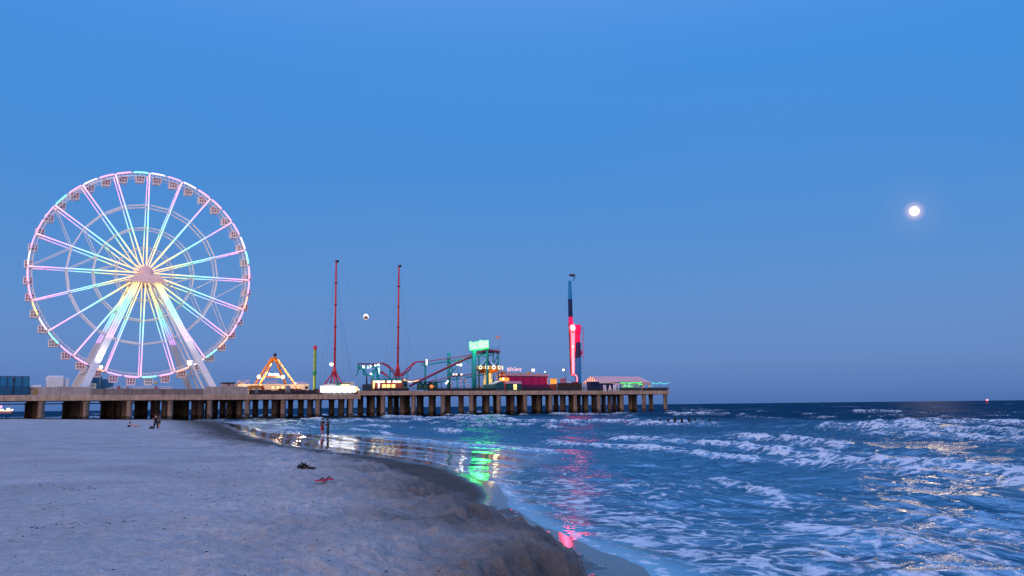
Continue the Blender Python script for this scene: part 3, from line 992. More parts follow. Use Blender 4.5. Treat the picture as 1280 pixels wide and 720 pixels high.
wmb = MB().hexa([(-hw * .87, -hd * .97, z0 + .36), (hw * .87, -hd * .97, z0 + .36), (hw * .87, hd * .97, z0 + .36), (-hw * .87, hd * .97, z0 + .36)],
                [(-hw * .93, -hd * .97, z0 + h - .25), (hw * .93, -hd * .97, z0 + h - .25), (hw * .93, hd * .97, z0 + h - .25), (-hw * .93, hd * .97, z0 + h - .25)])
g0 = w0 = None
for k in range(40):
    a = math.pi / 2 + (k + .5) * math.pi / 20
    p = pt(a, R - .1, WC)
    loc = (p[0] - cs, 0, p[2] - deckz)
    if g0 is None:
        g0 = gmb.build('gondola', GF, wheel, origin=(0, 0, 0), loc=loc)
        w0 = wmb.build('window', GW, None, origin=(0, 0, 0)); w0.parent = g0
    else:
        g = g0.copy(); C.objects.link(g); g.location = loc
        w = w0.copy(); C.objects.link(w); w.parent = g
# hub and legs
hubm = mat('hub_pink_lit', (0.85, 0.60, 0.56), 0.45, noise=0.1)  # pink of the floodlights put into the hub and platform colour
mb = MB().tube((cs, WC - 4.6, zc), (cs, WC + 4.6, zc), 1.5, n=28, smooth=False)
mb.tube((cs, WC - 5.0, zc), (cs, WC - 4.5, zc), 1.1, n=28, smooth=False)
for w in (WC - 3.4, WC + 3.4):
    mb.tube((cs, w - .4, zc), (cs, w + .4, zc), 1.9, n=28, smooth=False)
mb.build('hub', hubm, wheel)
mb = MB()
for w in (WC - 7.2, WC + 4.6):
    mb.prism([(cs - 4.9, zc - 2.7), (cs + 4.9, zc - 2.7), (cs + 3.2, zc - .9), (cs - 3.2, zc - .9)], w, w + 2.6)
    mb.box(cs - 5.4, cs + 5.4, w - .3, w + 2.9, zc - 3.1, zc - 2.72)
mb.build('hub_platform', hubm, wheel)
sL, sR = pier(93.5, 482, WC).x - cs, pier(255.5, 482, WC).x - cs
for sx in (sL, sR):
    for sw in (-1, 1):
        mb = MB()
        top = (cs + math.copysign(2.6, sx), WC + sw * 5.4, zc - 2.6)
        bot = (cs + sx, WC + sw * 16.5, deckz)
        mb.beam(top, bot, 1.65, 1.4, up=(0, 1, 0))
        lg = mb.build('leg', steel, wheel)
        off = Vector((0, -.95, 0))
        for e_ in (-.7, 0, .7):
            a_, b_ = Vector(top) + off + Vector((e_, 0, 0)), Vector(bot) + off + Vector((e_, 0, 0))
            MB().tube(a_ + (b_ - a_) * .02, a_ + (b_ - a_) * .52, .13, n=6).build('light_tube', LED, lg)  # tubes added so the legs show the colours of the light
        MB().box(bot[0] - 2.2, bot[0] + 2.2, bot[1] - 2, bot[1] + 2, deckz, deckz + .7, .1).build('foot', WHITE, lg)
    for sw in (-.35, .35):
        top = (cs + math.copysign(2.4, sx), WC + sw * 8, zc - 2.6)
        bot = (cs + sx, WC + sw * 10, deckz)
        MB().beam(top, bot, .55, .55).build('stay', steel, wheel)
mb = MB()
a_ = (cs + sR * .86, WC - 15.3, deckz + (zc - deckz) * .19); b_ = (cs + sR * .86, WC + 15.3, deckz + (zc - deckz) * .19)
mb.beam(a_, b_, .3)
a_ = (cs + sL * .86, WC - 15.3, deckz + (zc - deckz) * .19); b_ = (cs + sL * .86, WC + 15.3, deckz + (zc - deckz) * .19)
mb.beam(a_, b_, .3)
mb.build('leg_tie', steel, wheel)
# floodlights that wash the legs
def floodlamp(px, py, w, label, power, aim, r=.45, zdeck=DK_L, cat='floodlight', colour=(1, .92, .8), group=None, pole=True, bulb=COOL):
    p = pier(px, py, w)
    o = thing('floodlight', label, cat, (p.x, w, zdeck), group)
    if pole:
        MB().tube((p.x, w, zdeck), (p.x, w, p.z - r), .09, .07).build('pole', GREY, o)
    MB().prism([(p.x - r * 1.1, p.z - r), (p.x + r * 1.1, p.z - r), (p.x + r * 1.2, p.z + r * 1.1), (p.x - r * 1.2, p.z + r * 1.1)], w + .05, w + .5).build('housing', GREY, o)
    MB().ball((p.x, w - .12, p.z), r).build('bulb', bulb, o)
    if power:
        ld = bpy.data.lights.new('lamp_light', 'SPOT'); ld.energy = power; ld.color = colour; ld.spot_size = math.radians(100); ld.spot_blend = .8; ld.shadow_soft_size = .4
        lo = bpy.data.objects.new('lamp_light', ld); C.objects.link(lo); lo.parent = o
        src = Vector((0, -1.2, p.z - zdeck))
        lo.location = src
        tgt = Vector(aim) - Vector((p.x, w, zdeck))
        lo.rotation_euler = (tgt - src).to_track_quat('-Z', 'Y').to_euler()
    return o
floodlamp(126, 459, 9, 'bright floodlight on a pole left of the wheel bottom', 3500, (cs - 6, 20, zc - 6))
floodlamp(237, 454, 4, 'largest floodlight glaring at the right legs of the wheel', 9000, (cs + 4, 20, zc - 4), r=.7)

# ================================================================== things standing on the pier
def S(px, w, py=485): return pier(px, py, w).x
def Z(px, py, w): return pier(px, py, w).z
def pbox(mb, x0, x1, y0, y1, w0, w1, ch=0.0):
    xm = (x0 + x1) / 2
    mb.box(S(x0, w0), S(x1, w0), w0, w1, Z(xm, y1, w0), Z(xm, y0, w0), ch)
    return mb
def pthing(name, label, cat, px, w, zdeck, group=None):
    return thing(name, label, cat, (S(px, w), w, zdeck), group)
def pt3(px, py, w): return tuple(pier(px, py, w))

# --- left end
o = pthing('screen_building', 'blue glazed wind screen pavilion at the left edge above the pier deck', 'pavilion', 10, 4, DK_L)
a, b_ = S(-20, 4), S(36, 4)
zt = Z(30, 470.5, 4); zm = Z(30, 483.5, 4)
mb = MB().box(a, b_, 4.06, 12, DK_L, zt - .15)
mb.build('wall', TEALB, o)
mb = MB()
for q in range(7):
    x = b_ - (b_ - a) * q / 6.0
    mb.beam((x, 3.98, DK_L), (x, 3.98, zt), .14)
for z in (zt, zm, DK_L + .1):
    mb.box(a, b_, 3.9, 4.04, z - .1, z + .08)
mb.build('frame', mat('dark_blue_frame', (.01, .06, .13), .5), o)
MB().box(a, b_, 3.92, 4.0, DK_L + .1, zm - .1).build('lower_panel', mat('dark_blue_panel', (.008, .10, .20), .5), o)
p = pier(17.5, 472, 2); MB().tube((p.x, 2, DK_L), (p.x, 2, p.z), .12, .08).box(p.x - .3, p.x + .3, 1.8, 2.2, p.z - .9, p.z - .3).build('post', BLACK, o)

o = pthing('flat_roof_hut', 'small hut with flat white roof beside the blue pavilion', 'hut', 44, 5, DK_L)
pbox(MB(), 37.5, 51, 484.5, 493, 5, 9).build('wall', CREAM, o)
pbox(MB(), 36.5, 52, 481.3, 484.4, 4.5, 9.5, .1).build('roof', WHITE, o)
o = pthing('barrier_stack', 'small pile of leaning metal barriers at the end of the concrete wall', 'barriers', 42, 1.2, DK_L)
mb = MB()
for q in range(5):
    x = S(39 + q * 1.6, 1.2)
    mb.beam((x, 1.0, DK_L), (x + .9, 1.4, DK_L + 1.5), .1).beam((x + .9, 1.0, DK_L), (x + .2, 1.4, DK_L + 1.3), .08)
mb.build('rails', mat('worn_yellow', (.35, .22, .05), .6), o)
o = pthing('site_cabin', 'plain white box cabin behind the wall at the foot of the wheel', 'cabin', 69, 5, DK_L)
pbox(MB(), 58.5, 79.5, 470.6, 493, 5, 12, .12).build('body', WHITEG, o)
pbox(MB(), 79.6, 86, 473, 493, 5.5, 9, .1).build('annex', WHITEG, o)
pbox(MB(), 60.5, 78, 469.6, 470.5, 6, 11, .05).build('roof', WHITE, o)
o = pthing('mesh_enclosure', 'blue mesh covered enclosure behind the lower rim of the wheel', 'enclosure', 118, 44, DK_L)
mb = MB()
for (x0, x1, y0) in ((97, 108, 472.5), (108.1, 127, 471), (127.1, 141, 474)):
    pbox(mb, x0, x1, y0, 486, 44, 50)
mb.build('mesh_wall', MESHB, o)
mb = MB()
for x in (97, 108, 117, 127, 141):
    mb.beam((S(x, 43.8), 43.8, DK_L), (S(x, 43.8), 43.8, Z(x, 471.5, 43.8)), .12)
mb.build('frame', TEALD, o)
o = pthing('ticket_booth', 'tiny ticket booth with white framed window above the concrete wall', 'booth', 116, 6, DK_L)
pbox(MB(), 112.5, 119.5, 480.2, 493, 6.05, 8.5).build('wall', mat('booth_green', (.25, .34, .30), .6), o)
mb = MB()
for (x0, x1, y0, y1) in ((112, 120, 479.4, 480.4), (112, 112.8, 480.3, 486), (119.2, 120, 480.3, 486), (112, 120, 484.2, 485.2)):
    pbox(mb, x0, x1, y0, y1, 5.8, 6.0)
mb.build('frame', WHITE, o)
# boarding platform under the wheel, with its rail
o = pthing('boarding_platform', 'low white boarding platform with red and white posts below the wheel', 'platform', 180, 14, DK_L)
pbox(MB(), 138, 214, 484.6, 493, 14, 34).build('deck', WHITEG, o)
mb = MB()
for q in range(16):
    x = S(140 + q * 5, 13.9); mb.beam((x, 13.9, Z(180, 487, 13.9)), (x, 13.9, Z(180, 482.8, 13.9)), .1)
mb.beam((S(139, 13.9), 13.9, Z(180, 483, 13.9)), (S(214, 13.9), 13.9, Z(180, 483, 13.9)), .12)
mb.build('handrail', WHITE, o)
pbox(pbox(pbox(MB(), 147, 150, 482.6, 486, 13, 13.6), 159, 160.4, 483.2, 486, 13, 13.6), 194, 196.5, 482.4, 486, 13, 13.6).build('gate_post', mat('faded_red', (.45, .12, .13), .6), o)
MB().ball(pt3(194.5, 478.4, 13.2), .4).build('lamp', mat('lamp_gold', (.8, .45, .12), .4), o)
# vehicles and cabins between wheel and pendulum ride
def flat_trailer(px0, px1, label):
    o = pthing('cargo_trailer', label, 'trailer', (px0 + px1) / 2, 6, DK_L, 'dark trailers parked behind the wall')
    pbox(MB(), px0, px1, 479.4, 489.5, 6, 9, .15).build('body', mat('pink_grey', (.36, .28, .29), .6), o)
    pbox(MB(), px0 - .4, px1 + .4, 477.9, 479.2, 5.8, 9.2, .1).build('roof', BLACK, o)
    for x in (px0 + 1.6, px1 - 1.6):
        MB().tube((S(x, 6), 5.7, DK_L + .42), (S(x, 6), 5.95, DK_L + .42), .42, n=14).build('wheel', BLACK, o)
flat_trailer(278.5, 286, 'dark roofed trailer parked behind the wall, nearer the ferris wheel')
flat_trailer(287, 294.5, 'dark roofed trailer parked behind the wall, nearer the orange ride')
o = pthing('cafe_building', 'long low cream building lit warm behind the orange pendulum ride', 'building', 340, 12, DK_L)
LITC = mat('lit_cream', (.72, .55, .40), .7, noise=.06)
pbox(MB(), 297, 319, 480.0, 496, 12, 16).build('wall', LITC, o)
pbox(MB(), 319.1, 386, 480.0, 496, 12, 16).build('wall', LITC, o)
mb = MB()
for (x0, x1, y0) in ((297, 311, 475.3), (333, 347, 476), (364, 384, 477.6)):
    for x in np.linspace(x0, x1, 6):
        mb.beam((S(x, 12.5), 12.5, Z(x, 480, 12.5)), (S(x, 12.5), 12.5, Z(x, y0, 12.5)), .09)
    for yy in (y0, (y0 + 480) / 2):
        mb.beam((S(x0, 12.5), 12.5, Z(x0, yy, 12.5)), (S(x1, 12.5), 12.5, Z(x1, yy, 12.5)), .09)
mb.build('roof_railing', PINKR, o)
pbox(MB(), 299, 304, 477.2, 479.9, 13, 15).build('roof_box', mat('tan', (.42, .28, .22), .6), o)
mb = MB()
for x in (340, 346, 352):
    pbox(mb, x, x + 3, 483.2, 485.6, 11.8, 11.95)
mb.build('window', WARMWIN, o)
pbox(MB(), 381.5, 385, 482.8, 485.8, 11.8, 11.95).build('door', BLACK, o)
for (px, py, pw) in ((308, 479, 900), (372, 478, 900)):
    p = pier(px, 478, 10.5)
    ld = bpy.data.lights.new('wall_light', 'POINT'); ld.energy = 700; ld.color = (1, .75, .5); ld.shadow_soft_size = .4
    lo = bpy.data.objects.new('wall_light', ld); C.objects.link(lo); lo.parent = o
    lo.location = (p.x - o['_o'][0], 8.0 - 12, 4.2)
o = pthing('clutter_fence', 'dark board fence with machinery behind it along the deck edge under the orange ride', 'fence', 345, 1.2, DK_L)
mb = MB()
for q in range(16):
    x0 = 312 + q * 5.4
    pbox(mb, x0, x0 + 5.2, 486.8 + random.uniform(-1.6, 1.6), 493, 1.2 + random.uniform(0, 1), 2.8)
mb.build('boards', BROWN, o)
pbox(pbox(MB(), 318.5, 322.5, 484.5, 491.5, 1.0, 1.15), 357, 363, 482.0, 491, 1.0, 1.15, .05).build('cabinet', GREY, o)
for (x, y, r) in ((313.5, 488, .5), (331, 488.3, .35), (369.5, 488, .4), (374.6, 487.8, .4)):
    MB().ball(pt3(x, y, .9), r).build('bundle', mat('red_brown', (.3, .09, .06), .7), o)

# --- orange pendulum ride
w = 7.0
o = pthing('pendulum_ride', 'orange A-frame pendulum ride lit with amber strips and a small bright sign', 'ride', 345, w, DK_L)
def leg(px0, py0, w0, px1, py1, w1, wd, lit):
    mb = MB().beam(pt3(px0, py0, w0), pt3(px1, py1, w1), wd, wd)
    l = mb.build('leg', ORANGE, o)
    if lit:
        a_, b_ = Vector(pt3(px0, py0, w0)) + Vector((0, -wd * .62, 0)), Vector(pt3(px1, py1, w1)) + Vector((0, -wd * .62, 0))
        for q in range(7):
            if random.random() < .85:
                MB().beam(a_ + (b_ - a_) * (q / 7 + .01), a_ + (b_ - a_) * (q / 7 + .115), wd * .75, .14).build('light_strip', AMBER, l)
leg(339.5, 447.5, 12, 316.5, 484, 14.5, .5, False)
leg(341.5, 449, 7, 323.0, 485, 4, .52, True)
leg(344.5, 449, 12, 358.5, 484, 14.5, .5, False)
leg(346.8, 449, 7, 374.5, 488.5, 4, .52, True)
MB().beam(pt3(329.5, 471.2, 6.2), pt3(355, 471.2, 6.2), .42).build('crossbar', ORANGE, o)
MB().beam(pt3(320.5, 471.2, 12.8), pt3(355, 471.2, 12.8), .35).build('crossbar', ORANGE, o)
MB().tube(pt3(343, 448.6, 6), pt3(343, 448.6, 13), .7, n=14).build('axle', ORANGE, o)
MB().ball(pt3(343.8, 443.7, 9), .52).beam(pt3(343.4, 447.5, 9), pt3(343.8, 444.5, 9), .25).build('finial', BLACK, o)
mb = MB()
for (x0, y0, x1, y1) in ((335.6, 466.3, 336.3, 469.8), (336.5, 466.3, 337.6, 467.2), (336.6, 468.2, 337.8, 469.6), (338.1, 467, 338.8, 469.8), (339.1, 467, 340.1, 468), (340.4, 467, 341.3, 469.6),
                         (343.1, 466.2, 343.8, 469.7), (344.1, 467.2, 345.2, 469.4), (345.5, 466.4, 346.2, 469.7), (346.5, 467.2, 348.0, 468.2), (347.2, 468.5, 348.4, 469.7)):
    lm = MB(); pbox(lm, x0, x1, y0, y1, 6.0, 6.2); lm.build('sign_letter', glow('ice_sign', (.80, .97, 1.0), 2.5), o)
MB().box(S(335, 6.4), S(349, 6.4), 6.22, 6.35, Z(342, 469.9, 6.4), Z(342, 469.2, 6.4)).build('sign_bar', GREY, o)
for (x, y) in ((323.6, 471.0), (353.6, 471.2)):
    MB().ball(pt3(x, y, 5.6), .55).build('lamp', WARM, o)
    ld = bpy.data.lights.new('ride_light', 'POINT'); ld.energy = 900; ld.color = (1, .72, .4); ld.shadow_soft_size = .5
    lo = bpy.data.objects.new('ride_light', ld); C.objects.link(lo); lo.parent = o
    lo.location = Vector(pt3(x, y, 4.6)) - Vector(o['_o'])
mb = MB()
pbox(pbox(mb, 314.5, 330, 481.8, 485.6, 3.6, 8), 353, 377, 485.6, 489, 3.4, 8)
mb.build('base', mat('orange_base', (.55, .2, .03), .6), o)
pbox(MB(), 327.5, 330.5, 484.2, 489, 3.2, 3.5).build('panel', RED, o)

# --- green tower
w = 8.0
o = pthing('drop_tower', 'slim lime and green tower with a red cap beside the orange ride', 'tower', 393.5, w, DK_L)
x0, x1, xm = S(392.1, w), S(394.9, w), S(393.7, w)
MB().box(x0, xm, w, w + .7, DK_L, Z(393.5, 437, w)).build('column', LIME, o)
MB().box(xm + .003, x1, w, w + .7, DK_L, Z(393.5, 437, w)).build('column', GREEN, o)
MB().box(x0 - .12, x1 + .12, w - .12, w + .82, Z(393.5, 436.8, w), Z(393.5, 432, w), .15).build('cap', RED, o)
MB().box(x0 - .1, x1 + .1, w - .1, w + .8, Z(393.5, 469, w), Z(393.5, 464, w)).build('carriage', GREEN, o)
MB().box(x0 - .2, x1 + .2, w - .3, w + 1, DK_L, DK_L + 1.2).build('base', TEALD, o)

# --- slingshot masts
def mast(px, top, w, knee, feet, label, guys):
    o = pthing('slingshot_mast', label, 'mast', px[0], w, DK_L if px[0] < 448 else DK_R, 'red masts of the slingshot ride')
    zb = o['_o'][2]
    base, tip = Vector(pt3(px[0], knee, w)), Vector(pt3(px[1], top, w))
    MB().path([base, tip], [.36, .26], 8).build('pole', RED, o)
    mb = MB()
    for q in range(1, 5):
        c = base + (tip - base) * (q / 5.0)
        mb.tube(c - Vector((0, 0, .2)), c + Vector((0, 0, .2)), .46, n=8)
    mb.build('collar', mat('dark_red', (.22, .01, .02), .5), o)
    MB().box(tip.x - .25, tip.x + .7, w - .3, w + .3, tip.z - .1, tip.z + .25).tube(tip + Vector((.5, -.2, 0)), tip + Vector((.5, .2, 0)), .4, n=10).build('pulley_head', BLACK, o)
    for (fx, fy, fw) in feet:
        f = Vector(pt3(fx, fy, fw)); f.z = max(zb, f.z) if fy < 480 else zb
        f.z = zb
        d = f - base
        MB().path([base + Vector((0, 0, .2)), base + d], [.24, .24], 6).build('strut', RED, o)
    mb = MB().lathe(tuple(base - Vector((0, 0, .8))), [(.5, 0), (.75, .3), (.55, 1.3), (.4, 2.2)], 10)
    mb.build('knuckle', RED, o)
    mb = MB()
    for (gx, gw, fr) in guys:
        c = base + (tip - base) * fr
        mb.tube(c, (S(gx, gw), gw, zb), .017, n=4)
    mb.build('guy_cable', CABLE, o)
    return tip
t1 = mast((418.2, 420.3), 326.5, 18, 464, [(396, 486, 12), (407.5, 486, 24), (418, 486, 12), (426, 486, 24), (436, 486, 14)],
          'red slingshot mast behind the brightly lit white sign, the taller of two',
          [(397, 12, .97), (404, 26, .97), (432, 12, .97), (441, 26, .97), (446, 30, .7)])
t2 = mast((497.2, 498.7), 332.5, 18, 461, [(484, 486, 12), (490.5, 486, 24), (497, 486, 13), (503, 486, 24), (511.5, 486, 14)],
          'red slingshot mast rising out of the roller coaster loop',
          [(476, 12, .97), (484, 28, .97), (512, 12, .97), (520, 28, .97)])
o = thing('ride_capsule', 'white topped passenger capsule hanging from thin cables between the red masts', 'capsule', pt3(457.4, 396, 18))
c = Vector(pt3(457.4, 396, 18))
MB().ring(tuple(c), .86, .14, 24, 6).lathe(tuple(c), [(.05, .98), (.4, .9), (.7, .66), (.86, .3), (.9, .1), (.8, .08), (.6, .45), (.1, .75)], 16).build('canopy', glow('capsule_white', (1.0, .95, .88), .9), o)
MB().box(c.x - .6, c.x + .6, 17.6, 18.4, c.z - .75, c.z - .45, .08).box(c.x - .6, c.x + .6, 18.25, 18.42, c.z - .45, c.z + .35, .08).build('seat', mat('seat_red', (.28, .05, .07), .6), o)
MB().ring(tuple(c), .95, .06, 24, 5).tube((c.x - 1.1, 18, c.z + .25), (c.x + 1.1, 18, c.z + .25), .1).build('cage', BLACK, o)
MB().tube((c.x - 1.05, 18, c.z + .25), t1, .018, n=4).build('cable', CABLE, o)
MB().tube((c.x + 1.05, 18, c.z + .25), t2, .018, n=4).build('cable', CABLE, o)

# --- lamps along the deck
def lamp_post(px, py, w, label, r, zdeck, e=0, bulb=COOL, arm=0.0):
    o = pthing('lamp_post', label, 'lamp', px + arm, w, zdeck, 'lamps along the pier deck')
    p = pier(px, py, w); xs = S(px + arm, w)
    MB().tube((xs, w, zdeck), (xs, w, p.z + (.9 if arm else -r)), .10, .06).build('post', BLACK, o)
    if arm:
        MB().tube((xs, w, p.z + .3), (p.x, w - .1, p.z + .25), .05).build('arm', BLACK, o)
    MB().ball(tuple(p), r).build('bulb', bulb, o)
    MB().lathe((p.x, p.y, p.z + r * .7), [(r * .9, 0), (r * .7, .12), (.08, .3)], 10).build('shade', GREY, o)
    if e:
        ld = bpy.data.lights.new('lamp_glow', 'POINT'); ld.energy = e; ld.color = (1, .86, .66); ld.shadow_soft_size = .6
        lo = bpy.data.objects.new('lamp_glow', ld); C.objects.link(lo); lo.parent = o
        lo.location = Vector((p.x, w - 1.2, p.z - .4)) - Vector(o['_o'])
lamp_post(414.3, 455.3, 14, 'glaring white lamp beside the taller red mast', .62, DK_L, 200)
lamp_post(575.9, 456, 16, 'bright twin bulb lamp between the roller coaster rails', .5, DK_R, 120)
lamp_post(571.8, 456.2, 16.5, 'smaller dim bulb just left of the twin lamp in the coaster', .32, DK_R)
lamp_post(666.4, 462.6, 20, 'bright white lamp above the crimson building roof', .62, DK_R, 120)
lamp_post(681.2, 464.8, 20, 'small faint lamp over the right half of the crimson building', .28, DK_R)
lamp_post(704.3, 462.2, 8, 'white globe lamp hung left of its tall thin post', .42, DK_R, 100, arm=2.8)
lamp_post(722.5, 462.5, 12, 'small bulb on the light blue tower leg', .28, DK_R)
lamp_post(463.6, 467.2, 7, 'white globe lamp inside the teal lattice ride', .36, DK_R, 60)
lamp_post(559.6, 476.6, 6, 'low white lamp under the coaster near the deck', .32, DK_R)

# --- lit name board on the left deck
w = 1.6
o = pthing('name_board', 'dazzling white illuminated name board on the deck edge under the taller red mast', 'sign', 423, w, DK_L)
zb_, zt_ = Z(423, 490.5, w), Z(423, 482.6, w)
xa, xb = S(400.8, w), S(444.2, w)
MB().box(xa, xb, w, w + .35, zb_, zt_, .05).build('panel', glow('board_white', (1.0, .96, .94), 2.4), o)
MB().box(xa - .15, xb + .15, w + .02, w + .5, zb_ - .15, zb_ - .01).box(xa - .15, xb + .15, w + .02, w + .5, zt_ + .01, zt_ + .15).build('frame', WHITEG, o)
for x in np.linspace(xa + .4, xb - .4, 7):
    MB().beam((x, w + .3, DK_L), (x, w + .3, zb_), .14).build('post', GREY, o)
LETTER = glow('letter_white', (1.0, .97, .95), 4.0)


def letters(txt, parent, p0, width, height, depth, material, name='letters', face=0.0):
    cu = bpy.data.curves.new(name, 'FONT'); cu.body = txt; cu.extrude = depth / 2; cu.offset = 0.012
    ob = bpy.data.objects.new(name, cu); C.objects.link(ob)
    bpy.context.view_layer.update()
    me = bpy.data.meshes.new_from_object(ob.evaluated_get(bpy.context.evaluated_depsgraph_get()))
    bpy.data.objects.remove(ob)
    co = np.empty(len(me.vertices) * 3, np.float32); me.vertices.foreach_get('co', co); co = co.reshape(-1, 3)
    mn, mx = co.min(0), co.max(0)
    n = np.empty_like(co)
    n[:, 0] = (co[:, 0] - mn[0]) / (mx[0] - mn[0]) * width
    n[:, 2] = (co[:, 1] - mn[1]) / (mx[1] - mn[1]) * height
    n[:, 1] = -co[:, 2]
    me.vertices.foreach_set('co', n.reshape(-1)); me.materials.clear(); me.materials.append(material); me.update()
    lo = bpy.data.objects.new(name, me); C.objects.link(lo); lo.parent = parent
    lo.location = Vector(p0) - Vector(parent['_o'])
    return lo
zl0, zl1 = zb_ + .25, zt_ - .2
letters('STEEL', o, (S(401.8, w), w - .1, zl0), S(424.6, w) - S(401.8, w), zl1 - zl0, .14, LETTER)
letters('PIER', o, (S(427.4, w), w - .1, zl0), S(443.3, w) - S(427.4, w), zl1 - zl0, .14, LETTER)
o = pthing('board_kiosk', 'grey flat roofed kiosk with a small green gable behind the white name board', 'kiosk', 425, 4, DK_L)
pbox(pbox(MB(), 411, 437, 479.8, 495, 4, 9), 437.1, 443, 477.2, 495, 4.2, 9).build('wall', mat('pale_grey', (.45, .45, .45), .6), o)
pbox(MB(), 423, 437.5, 478.6, 479.7, 3.8, 9.2).build('roof', BLACK, o)
mb = MB().prism([(S(419.6, 3.4), Z(422, 482.4, 3.4)), (S(425.4, 3.4), Z(422, 482.4, 3.4)), (S(422.4, 3.4), Z(422, 479, 3.4))], 3.2, 6)
mb.build('gable', GREEN, o)
pbox(MB(), 427, 436.5, 480, 482.3, 3.85, 3.98).build('window', WARMWIN, o)
o = pthing('popcorn_cart', 'small amber lit cart at the right end of the white name board', 'cart', 446.2, 1.4, DK_L)
pbox(MB(), 444.7, 447.2, 483.4, 490.2, 1.4, 2.6).build('body', WARMWIN, o)
pbox(MB(), 444.4, 447.5, 482.8, 483.3, 1.3, 2.7).build('roof', GOLD, o)
MB().ball(pt3(448.6, 486.9, 1.6), .22).build('bulb', WARM, o)

# --- teal lattice ride left of the booths
w = 6.0
o = pthing('teal_ride', 'teal lattice thrill ride frame with small glowing letters left of the lit booths', 'ride', 460, w, DK_R)
MB().beam(pt3(447.4, 454.8, w), pt3(471, 455.2, w), .4).build('top_beam', mat('maroon', (.2, .02, .04), .5), o)
MB().prism([pier(a, b, w).xz if False else (S(a, w), Z(a, b, w)) for a, b in ((447.6, 455.5), (450, 458), (453.5, 457), (457, 459.5), (452.5, 461.5), (450, 461.6), (448, 460.5))], w, w + 1.4).build('motor_housing', TEAL, o)
mb = MB()
for (x0, y0, x1, y1) in ((448.2, 460, 445.8, 469.5), (447.7, 455, 447.9, 461), (453, 461, 455, 468.5), (455, 468.5, 466, 469.6), (454.2, 460, 458.8, 469), (470.6, 459, 476.6, 488), (470.3, 458, 465.2, 475),
                         (466.4, 463, 465.3, 489), (471.5, 461, 470.5, 489)):
    mb.beam(pt3(x0, y0, w), pt3(x1, y1, w), .42)
mb.beam(pt3(452, 458.5, w), pt3(474, 458.6, w), .5)
mb.build('lattice', TEAL, o)
mb = MB()
for (x0, y0, x1, y1) in ((452.9, 456.8, 453.6, 460.2), (453.9, 457.2, 455.6, 458.2), (454.8, 458.6, 455.8, 460.2), (459.4, 457.3, 460.3, 460.8), (462.1, 456.2, 463.4, 457.3), (463.2, 457.4, 464.4, 458.6), (462.2, 459, 463.2, 460.3), (468.2, 455.6, 469.8, 458.0)):
    lm = MB(); pbox(lm, x0, x1, y0, y1, w - .5, w - .3); lm.build('sign_letter', glow('pale_green_sign', (.85, 1.0, .95), 1.8), o)
pbox(MB(), 471.4, 474.4, 454.6, 467.5, w + .5, w + 1.2).build('light_column', glow('aqua_light', (.62, 1.0, .97), 1.3), o)
pbox(MB(), 472, 474.2, 467.6, 488, w + .5, w + 1.2).build('column', TEAL, o)
mb = MB()
for (x, y) in ((458.2, 470), (458.6, 476)):
    mb.beam(pt3(x, y, w), pt3(x, 488, w), .35)
pbox(mb, 455, 463.5, 480.2, 489, w - 2, w - .6)
mb.build('control_cabin', mat('slate', (.03, .05, .075), .6), o)

# --- lit booths
w = 4.5
o = pthing('game_booths', 'row of yellow lit game booths with a teal roof under the coaster hill', 'booths', 488, w, DK_R)
pbox(MB(), 465.8, 503, 473.8, 475.6, w - .3, w + 1.6).build('roof', TEAL, o)
pbox(MB(), 466, 502.8, 475.7, 491, w + .2, w + 1.4).build('wall', mat('booth_red', (.45, .10, .07), .6), o)
cols = (glow('booth_cream', (1.0, .80, .48), 2.4), glow('booth_white', (1.0, .93, .80), 2.2))
for q, x in enumerate((466.4, 471.4, 476.6, 484.0, 491.2, 497.0)):
    pbox(MB(), x, x + 4.4, 475.9, 478.2, w, w + .15).build('fascia_light', cols[q in (3, 4, 1)], o)
for q, x in enumerate((478.0, 483.6, 489.8)):
    pbox(MB(), x, x + 4.2, 480.6, 484.6, w, w + .15).build('window', YELLOWWIN, o)
pbox(MB(), 466.4, 468.2, 478.4, 485.5, w, w + .15).build('window', YELLOWWIN, o)
pbox(MB(), 473, 474.6, 476, 487, w - .2, w + .1).build('light_column', glow('warm_white', (1, .95, .8), 1.4), o)
mb = MB()
for x in (479, 483, 487.5, 493, 498, 501):
    mb.path([pt3(x - 1.4, 474, w + 1), pt3(x - 1.2, 470.6, w + 1), pt3(x, 469.6 if x < 484 else 471.4, w + 1), pt3(x + 1.2, 470.6, w + 1), pt3(x + 1.4, 474, w + 1)], .11, 5)
mb.build('roof_arch', TEAL, o)
o = pthing('green_stall', 'green stall with a round dark window at the right end of the lit booths', 'stall', 506, 4.5, DK_R)
pbox(MB(), 503.6, 509.5, 476.5, 491, 4.5, 8).build('wall', mat('stall_green', (.10, .22, .09), .6), o)
MB().tube(pt3(506, 480.2, 4.4), pt3(506, 480.2, 4.3), .7, n=14).build('window', NAVY, o)
pbox(MB(), 503, 510, 475.6, 476.4, 4.3, 8.2).build('roof', CREAM, o)

# --- roller coaster
w = 15.0
rc = pthing('roller_coaster', 'small roller coaster with red rails and teal supports snaking over the pier', 'roller coaster', 545, w, DK_R)


def smooth(pts, n=8):
    out = []
    P = [Vector(p) for p in pts]
    P = [P[0] * 2 - P[1]] + P + [P[-1] * 2 - P[-2]]
    for i in range(1, len(P) - 2):
        for q in range(n):
            t_ = q / n
            a, b, c, d = P[i - 1], P[i], P[i + 1], P[i + 2]
            out.append(.5 * ((2 * b) + (c - a) * t_ + (2 * a - 5 * b + 4 * c - d) * t_ ** 2 + (3 * b - a - 3 * c + d) * t_ ** 3))
    out.append(P[-2])
    return out


